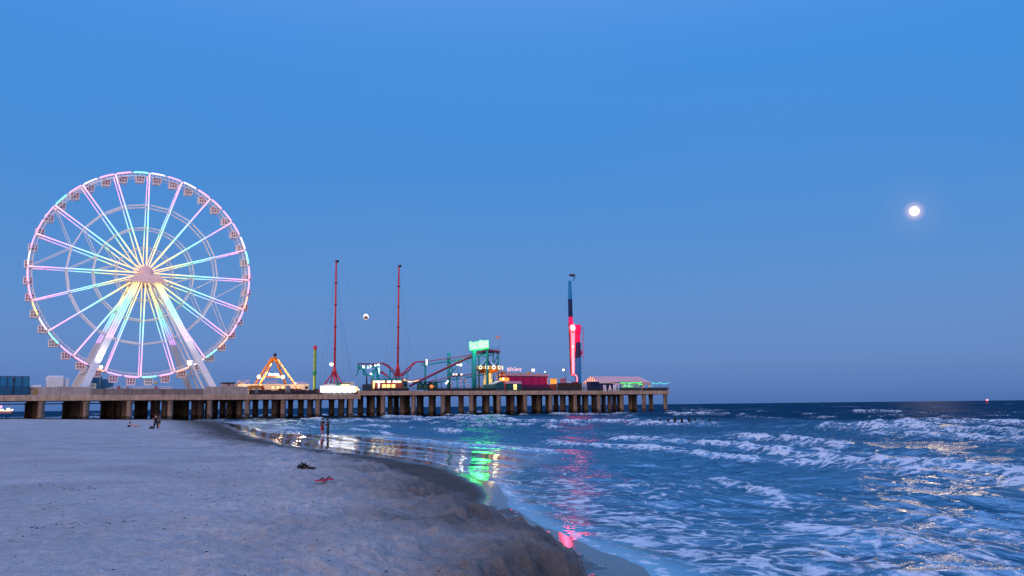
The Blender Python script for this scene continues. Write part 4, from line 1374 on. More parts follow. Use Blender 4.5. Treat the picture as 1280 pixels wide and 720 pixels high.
def track(px_pts, name='track', spine=TEAL, r=.2, gauge=.55, spine_drop=.75):
    pts = smooth([pt3(*p) for p in px_pts])
    mb, sp_ = MB(), MB()
    side = []
    for i, p in enumerate(pts):
        d = (pts[min(i + 1, len(pts) - 1)] - pts[max(i - 1, 0)]).normalized()
        sd = d.cross(Vector((0, 0, 1)))
        sd = sd.normalized() if sd.length > .05 else Vector((0, 1, 0))
        side.append(sd)
    mb.path([p + s * gauge for p, s in zip(pts, side)], r, 6)
    mb.path([p - s * gauge for p, s in zip(pts, side)], r, 6)
    for i in range(0, len(pts), 2):
        sp_.beam(pts[i] + side[i] * gauge, pts[i] - side[i] * gauge, .12)
        sp_.beam(pts[i], pts[i] - Vector((0, 0, spine_drop)), .1)
    tr = mb.build(name, TRACK, rc)
    if spine is not None:
        sp_.path([p - Vector((0, 0, spine_drop)) for p in pts], .22, 6)
        sp_.build('spine', spine, tr)
    return tr
track([(467, 456.5, 15), (472, 454.2, 15), (478, 454.2, 15), (484, 457, 15), (489, 461.5, 15), (494, 467, 16), (500, 475.5, 18), (507, 476, 19)], spine=None, r=.2)
track([(475, 464.5, 22), (480, 467, 22), (485, 471, 21), (492, 476, 20)], spine=None, r=.24)
track([(500, 470.5, 20), (508, 464, 17), (513, 458.3, 15), (518.5, 453.3, 15), (524, 452.2, 15), (530, 452.4, 15)], spine=None, r=.22)
track([(530, 452.4, 15), (542, 450.6, 15), (555, 448.4, 15), (568, 447, 15), (580, 445.2, 16), (590, 443.2, 17), (600, 440.6, 18)], r=.13, spine_drop=1.1)
track([(512, 482, 8), (520, 477.8, 8), (533, 471.4, 9), (545, 465.6, 10), (560, 458.4, 11), (576, 450.8, 12), (590, 444.4, 13), (600, 439.6, 14), (609, 437, 15), (616, 438, 17), (624, 439.6, 19)], spine=mat('maroon_spine', (.22, .02, .045), .5), r=.10, gauge=.4, spine_drop=.35)
track([(505.5, 474, 13), (512, 475.6, 13), (518, 475.2, 13), (525, 473.6, 13)], spine=glow('yellow_rail_light', (1, .82, .55), 1.2), r=.15, spine_drop=.45)
track([(536, 477, 13), (548, 474.6, 13), (560, 472, 12), (574, 469.8, 12), (586, 468, 12), (598, 466, 13), (610, 464.6, 14)], r=.13, spine_drop=.9)
track([(600, 440.8, 24), (609, 439, 26), (618, 437.8, 24), (624, 439.2, 20)], r=.13, spine_drop=.6)


def column(px, ytop, w, wd, material=TEAL, nm='support'):
    p = pier(px, ytop, w)
    return MB().tube((p.x, w, DK_R), tuple(p), wd / 2, n=8).build(nm, material, rc)
column(531.4, 450, 15.5, .75)
column(561, 441, 16, 1.25)
column(592.4, 437.5, 10, 1.75)
column(598.6, 446, 13, .5, TEALD)
column(609.8, 438, 11, .55, TEALD)
column(616.5, 441, 22, .4)
column(622.6, 440.5, 20, .5)
column(487.5, 461, 15, .5)
column(508.6, 466, 14, .5)
column(571.5, 470.4, 12, .35); column(580, 469, 12, .35); column(545, 468.8, 12, .35)
mb = MB()
for (x0, y0, w0, x1, y1, w1) in ((582, 450, 15, 592, 459.5, 11), (616.8, 455, 22, 622.5, 444, 20), (616.8, 462, 22, 622.5, 452, 20), (593, 446, 11, 609.8, 442, 12), (561, 478, 16, 566, 463, 16), (566, 463, 16, 562, 452, 16),
                                 (562, 470, 16, 571.5, 457, 16), (526, 457.5, 15, 531, 453.5, 15.4), (600, 446, 14, 616.5, 444, 20), (609, 443, 13, 622.5, 441.5, 20)):
    mb.beam(pt3(x0, y0, w0), pt3(x1, y1, w1), .28)
mb.build('brace', TEAL, rc)
mb = MB()
for x in (533.3,):
    mb.beam(pt3(x, 449, 14.2), pt3(x, 456.5, 14.2), .42)
mb.build('marker_light', glow('white_marker', (.95, 1, 1), 1.3), rc)
mb = MB()
for q in range(9):                            # handrails of the top platform
    x = 603 + q * 2.6
    mb.beam(pt3(x, 438.8, 20), pt3(x, 434.8, 20), .08)
mb.beam(pt3(603, 435, 20), pt3(624, 435, 20), .08)
mb.build('handrail', TEALD, rc)
pbox(MB(), 601, 624.5, 438.8, 440.0, 19, 25).build('top_platform', mat('dark_wood', (.10, .05, .045), .7), rc)
o = pthing('coaster_train', 'dark teal coaster train parked on the loading platform beside an orange ball', 'train', 535, 3.5, DK_R)
for q in range(4):
    x = 524 + q * 6.2
    pbox(MB(), x, x + 5.8, 478.2 + .4 * (q % 2), 487, 3.5, 5.3, .5).build('car', TEALD, o)
pbox(MB(), 521, 552, 476.9, 477.8, 3, 7).build('canopy', TEALD, o)
mb = MB()
for x in (521.5, 536.5, 551.5):
    mb.beam(pt3(x, 477.5, 3.2), pt3(x, 488, 3.2), .16)
mb.build('post', BLACK, o)
o = thing('orange_ball', 'bright orange ball shaped lantern at the coaster platform', 'lantern', pt3(539.6, 483.8, 2.2))
MB().ball(pt3(539.6, 483.4, 2.2), .62, 14, 10).build('globe', glow('orange_globe', (1.0, .26, .05), .9), o)
MB().tube((S(539.6, 2.2), 2.2, DK_R), pt3(539.6, 486, 2.2), .1).build('stand', BLACK, o)
# swing structure under the coaster: red and white posts
o = pthing('striped_swing', 'small swing frame with red and white striped legs below the coaster rails', 'swing', 575, 7, DK_R)
RW = [mat('stripe_red', (.5, .05, .06), .5), WHITE]
def striped(a_, b_, r, n=9):
    a_, b_ = Vector(a_), Vector(b_)
    base = MB(); alt = MB()
    for q in range(n):
        (base if q % 2 else alt).tube(a_ + (b_ - a_) * (q / n), a_ + (b_ - a_) * ((q + 1) / n), r, n=7)
    base.build('leg', RW[0], o); alt.build('leg_stripe', RW[1], o)
striped(pt3(576.2, 472, 7), pt3(576.2, 489, 7), .2); striped(pt3(579.4, 472, 7), pt3(588, 488, 6), .2); striped(pt3(564.2, 476, 7), pt3(564, 489, 7), .2)
pbox(MB(), 568, 577, 466.3, 470.5, 7, 9, .3).build('housing', mat('muted_blue', (.07, .10, .17), .5), o)
mb = MB()
for x in (567, 570.5, 576.8):
    mb.ball(pt3(x, 468, 6.8), .35)
mb.ball(pt3(557.8, 479, 6.5), .4)
mb.build('bulb', glow('rosy_bulb', (1, .75, .7), 1.4), o)
# green sign above
w = 9.0
o = pthing('roof_sign', 'blazing green neon sign on teal posts at the top of the coaster', 'sign', 599, w, DK_R)
def qpts(l): return [(S(a, w), Z(a, b, w)) for a, b in l]
GS = glow('green_neon', (.040, 1.0, .052), 15); GS2 = glow('green_neon_pale', (.050, 1.0, .058), 14)
MB().prism(qpts([(587.6, 427.8), (589.4, 427.2), (590.6, 428.2), (597.6, 427.6), (597.6, 436.6), (588.8, 437.4), (587.8, 434)]), w, w + .3).build('neon_word', GS, o)
MB().prism(qpts([(598.6, 427.2), (601, 425.4), (603.5, 426.0), (610.6, 425.6), (611, 434.6), (601.5, 435.8), (598.8, 436.2)]), w, w + .3).build('neon_word', GS2, o)
MB().prism(qpts([(587.2, 437.7), (611.6, 434.9), (611.8, 437.2), (587.4, 438.8)]), w + .32, w + .6).build('back_board', TEAL, o)
for x in (590.5, 608.4):
    MB().beam(pt3(x, 437, w + .7), (S(x, w + .7), w + .7, DK_R), .4).build('post', TEAL, o)
ld = bpy.data.lights.new('neon_spill', 'POINT'); ld.energy = 500; ld.color = (.15, 1, .55); ld.shadow_soft_size = 1.5
lo = bpy.data.objects.new('neon_spill', ld); C.objects.link(lo); lo.parent = o
lo.location = Vector(pt3(599, 433, w - 3)) - Vector(o['_o'])
# flag
o = pthing('flag_pole', 'thin flag pole with a small red and white flag above the coaster', 'flag', 624.6, 22, DK_R)
MB().tube((S(624.7, 22), 22, DK_R), pt3(624.7, 419, 22), .05, n=5).build('pole', GREY, o)
F0 = MB()
vs = []
for i in range(7):
    for j in range(3):
        p = Vector(pt3(624.6 - i * .75, 419.6 + j * 1.6, 22)); p.y += .15 * math.sin(i * 1.3) * (i > 0); p.z -= i * .03
        vs.append(tuple(p))
vs += [(x, y + .03, z) for x, y, z in vs]
fs = []
for i in range(6):
    for j in range(2):
        a = i * 3 + j
        fs += [(a, a + 1, a + 4, a + 3), (a + 21, a + 24, a + 25, a + 22)]
F0.add(vs, fs).build('cloth', mat('flag_cloth', (.62, .30, .28), .8, noise=.5, scale=2.0), o)

# --- carousel
w = 9.5
o = pthing('carousel', 'carousel with a blue and white striped cone top and golden lit panels', 'carousel', 609.8, w, DK_R)
wcc = 14.5
cx = S(609.8, wcc); zc_ = lambda y: Z(609.8, y, wcc)
rad = (S(622, wcc) - S(597, wcc)) / 2
w = wcc - rad
NB = 16
WHT = mat('carousel_white', (.80, .76, .70), .6, noise=.05); BLU = mat('carousel_blue', (.02, .06, .20), .6)
for q in range(NB):
    a0, a1 = 2 * math.pi * q / NB, 2 * math.pi * (q + 1) / NB
    ax = (cx, w + rad, zc_(447.2)); ze = zc_(458); zm = zc_(453.8); rm = rad * .52
    mb = MB().add([ax, (cx + rm * math.cos(a0), w + rad + rm * math.sin(a0), zm), (cx + rm * math.cos(a1), w + rad + rm * math.sin(a1), zm),
                   (cx + rad * math.cos(a0), w + rad + rad * math.sin(a0), ze), (cx + rad * math.cos(a1), w + rad + rad * math.sin(a1), ze), (cx, w + rad, ze)],
                  [(0, 1, 2), (1, 3, 4, 2), (5, 4, 3), (0, 2, 4, 5), (0, 5, 3, 1)])
    mb.build('roof_panel', (WHT, BLU)[q % 2], o)
MB().ball((cx, w + rad, zc_(446.6)), .35).build('finial', GOLD, o)
rb = rad * 1.30
zb0, zb1 = zc_(462), zc_(458.2)
MB().lathe((cx, w + rad, 0), [(rb, zb0), (rb, zb1), (rad * .9, zb1 + .25), (rad * .6, zb1 + .3)], 32, False).build('crown_band', GOLD, o)
MB().lathe((cx, w + rad, 0), [(rad * .55, zc_(466.6)), (rad * .8, zc_(464)), (rb * .9, zb0 - .02), (.5, zb0 - .05)], 32, False).build('inner_canopy', mat('orange_canopy', (.65, .22, .03), .5, noise=.3), o)
for q in range(14):
    a = 2 * math.pi * (q + .25) / 14
    c = Vector((cx + (rb + .06) * math.cos(a), w + rad + (rb + .06) * math.sin(a), (zb0 + zb1) / 2))
    d = Vector((math.cos(a), math.sin(a), 0))
    md = MB().tube(c - d * .02, c + d * .12, .66, n=16, smooth=False).build('medallion', glow('medallion_light', (1, .93, .75), 1.25), o)
    MB().tube(c + d * .125, c + d * .17, .34, n=12, smooth=False).build('mirror', mat('mirror_blue', (.05, .13, .16), .2, spec=.6), md)
MB().lathe((cx, w + rad, 0), [(1.3, DK_R), (1.45, zc_(476)), (1.1, zc_(472)), (1.25, zc_(466))], 14, False).build('centre_drum', glow('drum_yellow', (1, .66, .20), .85), o)
mb = MB()
for q in range(8):
    a = 2 * math.pi * q / 8
    mb.tube((cx + rad * .85 * math.cos(a), w + rad + rad * .85 * math.sin(a), DK_R), (cx + rad * .85 * math.cos(a), w + rad + rad * .85 * math.sin(a), zb0), .08, n=6)
mb.build('pole', GOLD, o)
horse = mat('horse_cream', (.62, .52, .42), .5, noise=.3, scale=4)
for q in range(8):
    a = 2 * math.pi * (q + .1) / 8
    c = Vector((cx + rad * .85 * math.cos(a), w + rad + rad * .85 * math.sin(a), DK_R + 1.3))
    tdir = Vector((-math.sin(a), math.cos(a), 0))
    mb = MB().path([c - tdir * .6, c - tdir * .3, c + tdir * .35, c + tdir * .6 + Vector((0, 0, .35)), c + tdir * .8 + Vector((0, 0, .75)), c + tdir * 1.1 + Vector((0, 0, .6))], [.12, .3, .28, .2, .15, .08], 7)
    for u_ in (-.35, .35):
        for v_ in (-.12, .12):
            sd = Vector((math.cos(a), math.sin(a), 0)) * v_
            mb.path([c + tdir * u_ + sd, c + tdir * (u_ + .15) + sd - Vector((0, 0, .5)), c + tdir * u_ + sd - Vector((0, 0, .85))], [.1, .07, .05], 5)
    mb.build('horse', horse, o)
MB().lathe((cx, w + rad, DK_R), [(rad * 1.08, 0), (rad * 1.08, .35), (.3, .36)], 32, False).build('platform', mat('platform_red', (.3, .06, .05), .6), o)
ld = bpy.data.lights.new('carousel_glow', 'POINT'); ld.energy = 350; ld.color = (1, .72, .32); ld.shadow_soft_size = .8
lo = bpy.data.objects.new('carousel_glow', ld); C.objects.link(lo); lo.parent = o
lo.location = Vector((cx, w - 1.6, zc_(470))) - Vector(o['_o'])

# --- crimson hall and stalls
w = 9.0
o = pthing('crimson_hall', 'long crimson funhouse with a pink flat roof and pink letters on top', 'building', 664, w, DK_R)
zr = Z(664, 471.2, w)
plan = [(S(634.5, w), w), (S(672, w), w), (S(684.5, w), w + .3), (S(688, w), w + 1.4), (S(690.3, w), w + 3), (S(690.3, w), w + 5), (S(634.5, w), w + 5)]
def slab(mb, plan, z0, z1, grow=0):
    c = Vector((sum(p[0] for p in plan) / len(plan), sum(p[1] for p in plan) / len(plan)))
    pl = [(Vector(p) - c) * (1 + grow) + c for p in plan]
    n = len(pl)
    return mb.add([(p[0], p[1], z0) for p in pl] + [(p[0], p[1], z1) for p in pl], [tuple(reversed(range(n))), tuple(range(n, 2 * n))] + [(i, (i + 1) % n, n + (i + 1) % n, n + i) for i in range(n)])
slab(MB(), plan, DK_R, zr).build('wall', CRIM, o)
zf = Z(664, 467.4, w)
slab(MB(), plan, zr + .002, zr + .28, .035).build('soffit', mat('dark_crimson', (.10, .008, .03), .6), o)
slab(MB(), plan, zr + .283, zf, .045).build('roof', PINKR, o)
mb = MB()
for x in (644.6, 655, 664.6, 674, 682):
    mb.beam((S(x, w - .05), w - .05, DK_R), (S(x, w - .05), w - .05, zr), .14)
mb.build('pilaster', mat('crimson_trim', (.30, .01, .09), .5), o)
pbox(MB(), 652.5, 689.5, 480.8, 489.4, w - 2.2, w - 2.05).build('fence_panel', mat('plum_boards', (.12, .012, .07), .7, noise=.3, scale=1.5), o)
mb = MB()
for (x0, y0, x1, y1) in ((634.6, 459.6, 635.5, 463.8), (635.8, 460.2, 637.2, 461.2), (636.2, 462.4, 637.4, 463.8), (637.8, 459.2, 639.6, 460.4), (638.2, 461, 639.4, 463.6), (640.2, 460.4, 642.0, 461.6), (641.2, 462, 642.2, 464),
                         (643.2, 459, 644.4, 460.4), (644.2, 461, 645.4, 463.8), (646, 460.6, 647.0, 463.6), (647.6, 460.4, 649.6, 461.4), (648.2, 462, 650.2, 463.2), (650.6, 460.4, 652.6, 461.2), (650.9, 461.8, 651.7, 464.4)):
    lm = MB(); pbox(lm, x0, x1, y0, y1, w + .6, w + .85); lm.build('sign_letter', glow('pink_letters', (1.0, .62, .72), .72), o)
mb = MB()
for x in (637, 641, 645, 649):
    mb.beam(pt3(x, 459.8, w + 1.0), pt3(x, 468, w + 1.0), .1)
mb.build('sign_frame', GREY, o)
mb = MB()
for (x, y, wd) in ((638, 466.2, 5), (646, 466.4, 3.6), (654, 466.4, 2.6), (662.5, 464.8, 2.8), (673.5, 466.8, 3.5)):
    pbox(mb, x - wd / 2, x + wd / 2, y, 467.6, w + .5, w + 2)
mb.build('roof_ornament', GOLD, o)
o = pthing('orange_kiosk', 'glowing orange kiosk with clustered toys at the left end of the crimson hall', 'kiosk', 631.5, 7, DK_R)
pbox(MB(), 627.5, 637, 472.2, 476.4, 7, 9, .2).build('counter', ORANGEWIN, o)
mb = MB()
for q in range(9):
    mb.ball(pt3(625.5 + random.uniform(0, 6.5), 465.2 + random.uniform(0, 6), 7.6 + random.uniform(0, .6)), random.uniform(.35, .6), 8, 6)
mb.build('toys', mat('toy_mix', (.45, .16, .08), .6, noise=.7, scale=1.2), o)
MB().beam(pt3(629, 476, 7.5), (S(629, 7.5), 7.5, DK_R), .2).beam(pt3(636, 476, 7.5), (S(636, 7.5), 7.5, DK_R), .2).build('post', BROWN, o)
MB().ball(pt3(629, 473.6, 6.8), .36).build('bulb', WARM, o)
pbox(MB(), 624.8, 633.4, 464.4, 465.0, 7.4, 9).build('roof', mat('kiosk_roof', (.4, .1, .07), .6), o)
o = pthing('gable_hut', 'dark teal hut with a pointed gable and grey roof on the deck edge', 'hut', 626.5, 2.2, DK_R)
MB().prism([(S(622.4, 2.2), DK_R), (S(630.6, 2.2), DK_R), (S(630.6, 2.2), Z(626, 479.6, 2.2)), (S(627.4, 2.2), Z(626, 476.4, 2.2)), (S(622.4, 2.2), Z(626, 480.4, 2.2))], 2.2, 6).build('wall', TEALD, o)
MB().prism([(S(615.5, 2.6), Z(618, 480.2, 2.6)), (S(627.2, 2.6), Z(626, 476.0, 2.6)), (S(627.4, 2.6), Z(626, 476.6, 2.6)), (S(615.9, 2.6), Z(618, 481.0, 2.6))], 2.4, 6.2).build('roof', mat('pale_roof', (.45, .47, .50), .6), o)
MB().box(S(609, 2.6), S(622.3, 2.6), 2.6, 5.6, DK_R, Z(616, 480.6, 2.6)).build('side_wing', mat('sea_green', (.04, .17, .15), .6), o)
o = pthing('flat_hut', 'dark teal hut with flat pale roof and a yellow lit door', 'hut', 642, 1.8, DK_R)
pbox(MB(), 635, 651.8, 479.8, 489.2, 1.8, 3.4).build('wall', TEALD, o)
pbox(pbox(MB(), 634.2, 652.6, 478.4, 479.7, 1.4, 3.7, .06), 634.8, 652, 476.5, 478.3, 1.8, 3.4, .06).build('roof', PINKR, o)
pbox(MB(), 642.2, 645.9, 480.4, 487.4, 1.68, 1.78).build('door', YELLOWWIN, o)
o = pthing('snack_stall', 'orange lit snack stall at the right end of the crimson hall', 'stall', 693.8, 5, DK_R)
pbox(MB(), 690.8, 696.2, 480.4, 488.8, 5, 7).build('counter', mat('rust_red', (.36, .07, .03), .6, noise=.25), o)
pbox(MB(), 690.8, 696, 473.8, 479.4, 5.6, 7).build('window', ORANGEWIN, o)
pbox(pbox(MB(), 690.2, 696.8, 472.6, 473.7, 4.8, 7.2, .06), 691.8, 697.4, 479.6, 480.3, 4.6, 7).build('roof', CREAM, o)
pbox(MB(), 692.2, 695.4, 481.4, 486.6, 4.85, 4.98).build('panel', mat('brick_red', (.42, .09, .05), .6), o)
o = pthing('board_fence', 'long low brown board fence in front of the thrill ride tower', 'fence', 712, 2.4, DK_R)
pbox(MB(), 697.5, 727.4, 478.8, 489, 2.4, 2.8).build('boards', BROWN, o)
mb = MB()
for q in range(24):
    x = S(698 + q * 1.24, 2.36); mb.box(x - .05, x + .05, 2.32, 2.39, DK_R, Z(712, 478.6, 2.4))
mb.build('batten', mat('dark_batten', (.05, .03, .027), .8), o)
o = pthing('pink_cabin', 'small pink control cabin at the foot of the thin lamp post', 'cabin', 706.5, 6, DK_R)
pbox(MB(), 704.2, 708.2, 473.5, 489, 6, 8, .15).build('body', mat('dusty_pink', (.42, .16, .25), .6), o)
pbox(MB(), 703.9, 708.5, 472.7, 473.4, 5.8, 8.2).build('roof', PINKR, o)
pbox(MB(), 708.4, 713.5, 476.8, 478, 6, 8).build('awning', WHITEG, o)

# --- thrill ride tower
w = 9.0
o = pthing('thrill_tower', 'tall thrill ride tower painted red, navy and light blue with a red neon swing arm', 'ride tower', 725, w, DK_R)
def segm(name, x0, x1, y0, y1, material, w0, w1, parent=o):
    mb = MB(); pbox(mb, x0, x1, y0, y1, w0, w1, .12); return mb.build(name, material, parent)
segm('column', 722.8, 727.2, 447, 489, SKYB, w, w + 2)
segm('column', 722.8, 727.2, 428, 446.9, NAVY, w, w + 2)
segm('column', 722.6, 727.0, 408, 427.9, MAG, w, w + 2)
segm('head', 720.0, 728.2, 405.8, 415.5, MAG, w - .6, w + 2.4)
mb = MB()
for q in range(11):
    y = 416 + q * 5
    mb.beam(pt3(727.2, y, w), pt3(728.8, y, w), .1)
mb.beam(pt3(728.8, 409, w), pt3(728.8, 449, w), .16)
pbox(mb, 727.3, 728.8, 438, 444, w, w + .8)
mb.build('ladder', mat('ladder_red', (.35, .03, .12), .6), o)
# the swing arm turns on the head: one tapered boom, seats at either end
def taper(x0, x1, x2, x3, y0, y1, material, name='boom'):
    z0, z1 = Z(716, y1, 7.2), Z(716, y0, 7.2)
    a = [(S(x0, 7.2), 7.2, z0), (S(x1, 7.2), 7.2, z0), (S(x1, 7.2), 8.2, z0), (S(x0, 7.2), 8.2, z0)]
    b_ = [(S(x2, 7.2), 7.2, z1), (S(x3, 7.2), 7.2, z1), (S(x3, 7.2), 8.2, z1), (S(x2, 7.2), 8.2, z1)]
    return MB().hexa(a, b_).build(name, material, o)
taper(714.2, 717.5, 714.7, 716.7, 351, 374, SKYB)
for (x0, x1, x2, x3, y0, y1, mm) in ((714.1, 717.8, 714.2, 717.5, 374.2, 395.8, NAVY), (714.0, 718.2, 714.1, 717.8, 396, 403.6, MAG), (715.2, 717.6, 714.0, 718.2, 403.7, 469, mat('boom_dark_red', (.22, .03, .04), .5))):
    taper(x0, x1, x2, x3, y0, y1, mm)
NEON = glow('red_neon', (1.0, .010, .016), 38)
NEONW = glow('rose_neon', (1.0, .24, .27), 3.2)
c = Vector(pt3(715.6, 409.8, 7.0))
cd = MB().lathe((0, 0, 0), [(0.9, 0), (.9, .25), (.2, .3)], 20, False)
cd.v = [(c.x + x * 1.0, c.y - z, c.z + y * 1.15) for x, y, z in cd.v]
cd.build('pivot_disc', glow('pivot_white', (1.0, .80, .80), 1.6), o)
rg = MB().ring((c.x, c.y - .15, c.z), 1.12, .2, 28, 6); rg.build('neon_ring', NEON, o)
for (xa_, xb_) in ((714.0, 715.5), (718.2, 717.2)):
    MB().tube(pt3(xa_, 414, 7.0), pt3(xb_, 468.5, 7.0), .15, n=6).build('neon_tube', NEON, o)
MB().tube(pt3(715.4, 416, 6.9), pt3(716.2, 467, 6.9), .11, n=6).build('neon_tube', NEONW, o)
MB().tube(pt3(716.9, 416, 6.9), pt3(716.7, 467, 6.9), .08, n=6).build('neon_tube', NEONW, o)
MB().ball(pt3(716, 433.2, 6.9), .36).build('neon_node', glow('node_white', (1, .75, .75), 2), o)
MB().path(smooth([pt3(717, 468.8, 7.3), pt3(719, 468.9, 7.3), pt3(721, 471, 7.3), pt3(721.6, 475, 7.3), pt3(721.2, 478.5, 7.3)]), .45, 8).build('lower_arm', MAG, o)
MB().path(smooth([pt3(718.4, 468.4, 6.8), pt3(720.2, 469.5, 6.8), pt3(721.4, 472.5, 6.8), pt3(721.4, 477, 6.8)]), .15, 6).build('neon_tube', NEONW, o)
MB().box(S(718.6, 6.5), S(722.4, 6.5), 6.3, 8.6, Z(720, 480, 7), Z(720, 477, 7), .2).build('lower_seats', mat('seat_plum', (.2, .02, .06), .5), o)
MB().path(smooth([pt3(715.8, 351, 7.7), pt3(717.3, 349.4, 7.7), pt3(718.2, 347, 7.7), pt3(717.6, 344.8, 7.7)]), .22, 8).build('upper_arm', SKYB, o)
cs_ = Vector(pt3(715.4, 343.9, 7.7))
st_o = MB().ball(tuple(cs_), .62, 12, 8).box(cs_.x - 1.05, cs_.x + .95, 7.0, 8.4, cs_.z - .3, cs_.z + .35, .15).build('upper_seats', mat('seat_black', (.03, .035, .045), .4), o)
mb = MB()
for dx in (-.8, -.2, .5):
    mb.ball((cs_.x + dx, 6.95, cs_.z + .1), .2, 8, 6)
mb.build('restraint', GREY, st_o)
ld = bpy.data.lights.new('neon_spill', 'POINT'); ld.energy = 2200; ld.color = (1, .06, .18); ld.shadow_soft_size = 1.0
lo = bpy.data.objects.new('neon_spill', ld); C.objects.link(lo); lo.parent = o
lo.location = Vector(pt3(717, 412, 4.0)) - Vector(o['_o'])

# --- striped tent, containers, bar
w = 12.0
o = pthing('striped_tent', 'big marquee tent with red and white striped roof near the end of the pier', 'tent', 770, w, DK_R)
# ridge runs along the pier; the left gable end is hipped
ridge0, ridge1 = Vector(pt3(738.5, 470.2, w + 5)), Vector(pt3(799, 470.2, w + 5))
zr_ = ridge0.z; ridge1.z = zr_
el0, el1 = Vector(pt3(748.5, 477.8, w)), Vector(pt3(813.2, 477.8, w))
ze_ = (el0.z + el1.z) / 2
RWS = [mat('tent_red', (.50, .06, .05), .7, noise=.08), mat('tent_white', (.78, .66, .60), .7, noise=.05)]
n_ = 66
bufs = [MB(), MB()]
for q in range(n_):
    a0, a1 = q / n_, (q + 1) / n_
    e0 = Vector((el0.x + (el1.x - el0.x) * a0, w, ze_)); e1 = Vector((el0.x + (el1.x - el0.x) * a1, w, ze_))
    r0 = ridge0 + (ridge1 - ridge0) * a0; r1 = ridge0 + (ridge1 - ridge0) * a1
    b0 = Vector((e0.x, w + 10, ze_)); b1 = Vector((e1.x, w + 10, ze_))
    dn = Vector((0, 0, -.12)); vl = Vector((0, 0, -.75))
    bufs[q % 2].hexa([e0 + dn, e1 + dn, r1 + dn, r0 + dn], [e0, e1, r1, r0])
    bufs[q % 2].hexa([r0 + dn, r1 + dn, b1 + dn, b0 + dn], [r0, r1, b1, b0])
    bufs[q % 2].hexa([e0 + vl, e1 + vl, e1 + vl + Vector((0, .08, 0)), e0 + vl + Vector((0, .08, 0))], [e0 + dn, e1 + dn, e1 + dn + Vector((0, .08, 0)), e0 + dn + Vector((0, .08, 0))])
for nm, bf, mm in (('roof_red', bufs[0], RWS[0]), ('roof_white', bufs[1], RWS[1])):
    bf.build(nm, mm, o)
gb = [MB(), MB()]
for q in range(14):                            # gable end facing left
    f0, f1 = q / 14, (q + 1) / 14
    wa_, wb_ = w + 10 * f0, w + 10 * f1
    hz = lambda f: ze_ + (zr_ - ze_) * (1 - abs(2 * f - 1))
    xx = lambda f: el0.x + (ridge0.x - el0.x) * (1 - abs(2 * f - 1)) - .05
    gb[q % 2].add([(xx(f0) - .02, wa_, ze_ - .9), (xx(f1) - .02, wb_, ze_ - .9), (xx(f1) - .02, wb_, hz(f1) + .03), (xx(f0) - .02, wa_, hz(f0) + .03),
                   (xx(f0) + .1, wa_, ze_ - .9), (xx(f1) + .1, wb_, ze_ - .9), (xx(f1) + .1, wb_, hz(f1) + .03), (xx(f0) + .1, wa_, hz(f0) + .03)],
                  [(0, 3, 2, 1), (4, 5, 6, 7), (0, 1, 5, 4), (3, 7, 6, 2), (0, 4, 7, 3), (1, 2, 6, 5)])
gb[0].build('gable_red', RWS[0], o); gb[1].build('gable_white', RWS[1], o)
mb = MB()
for q in range(10):
    x = el0.x + (el1.x - el0.x) * q / 9
    for ww in (w + .3, w + 9.7):
        mb.beam((x, ww, DK_R), (x, ww, ze_ - .1), .22)
mb.build('post', WHITE, o)
pbox(pbox(MB(), 801.5, 804.8, 478.6, 487.5, w + .4, w + .5), 810.6, 813, 478.6, 487.5, w + .4, w + .5).build('curtain', mat('curtain_cream', (.75, .62, .42), .8), o)
pbox(MB(), 728.6, 733, 479, 489, w - .2, w + 3).build('side_booth', WHITEG, o)
for (fx, en) in ((735, 500), (752, 500), (770, 400), (790, 500), (806, 500)):
    ld = bpy.data.lights.new('tent_light', 'POINT'); ld.energy = en; ld.color = (1, .78, .5); ld.shadow_soft_size = .5
    lo = bpy.data.objects.new('tent_light', ld); C.objects.link(lo); lo.parent = o
    lo.location = Vector((S(fx, w), w + 4, ze_ - .4)) - Vector(o['_o'])
ld = bpy.data.lights.new('tent_wash', 'POINT'); ld.energy = 1500; ld.color = (1, .72, .5); ld.shadow_soft_size = 1
lo = bpy.data.objects.new('tent_wash', ld); C.objects.link(lo); lo.parent = o
lo.location = Vector((S(727.5, w), w + 5, ze_ + .3)) - Vector(o['_o'])

o = pthing('shipping_container', 'taller navy shipping container left of the letters', 'container', 742, 4, DK_R, 'navy containers of the bar')
pbox(MB(), 738.2, 749.6, 477.0, 489.3, 4, 6.2, .08).build('body', NAVY, o)
mb = MB()
for q in range(14):
    x = S(738.6 + q * .8, 3.96); mb.box(x - .1, x + .1, 3.93, 3.998, DK_R + .15, Z(742, 477.6, 4))
mb.build('rib', mat('navy_rib', (.010, .020, .07), .5), o)
o = pthing('shipping_container', 'lower navy shipping container with a pale sign board on its roof', 'container', 757, 3.8, DK_R, 'navy containers of the bar')
pbox(MB(), 750.2, 767, 479.4, 489.3, 3.8, 7.2, .08).build('body', NAVY, o)
pbox(MB(), 749.8, 761.5, 476.2, 478.4, 3.7, 3.95).build('sign_board', mat('pale_board', (.75, .66, .68), .6), o)
pbox(MB(), 752.6, 766, 479.2, 481.2, 3.6, 3.78).build('awning', mat('near_black', (.012, .014, .03), .6), o)
BARW = mat('bar_letter_white', (.82, .78, .80), .5, noise=.03)
for ch, x0, x1 in (('B', 754.3, 757.9), ('A', 760.2, 764.8), ('R', 766.6, 770.4)):
    o = pthing('block_letter', f'big white letter {ch} standing on the deck edge in the word BAR', 'letter', x0, .3, DK_R, 'standing letters of the bar')
    letters(ch, o, (S(x0, -.45), -.48, Z(762, 489.2, -.45)), S(x1, -.45) - S(x0, -.45), Z(762, 481.2, -.45) - Z(762, 489.2, -.45), .22, BARW, 'letter_face')
    MB().beam((S((x0 + x1) / 2, .2), .2, DK_R), (S((x0 + x1) / 2, -.3), -.3, DK_R + .9), .12).build('bracket', GREY, o)
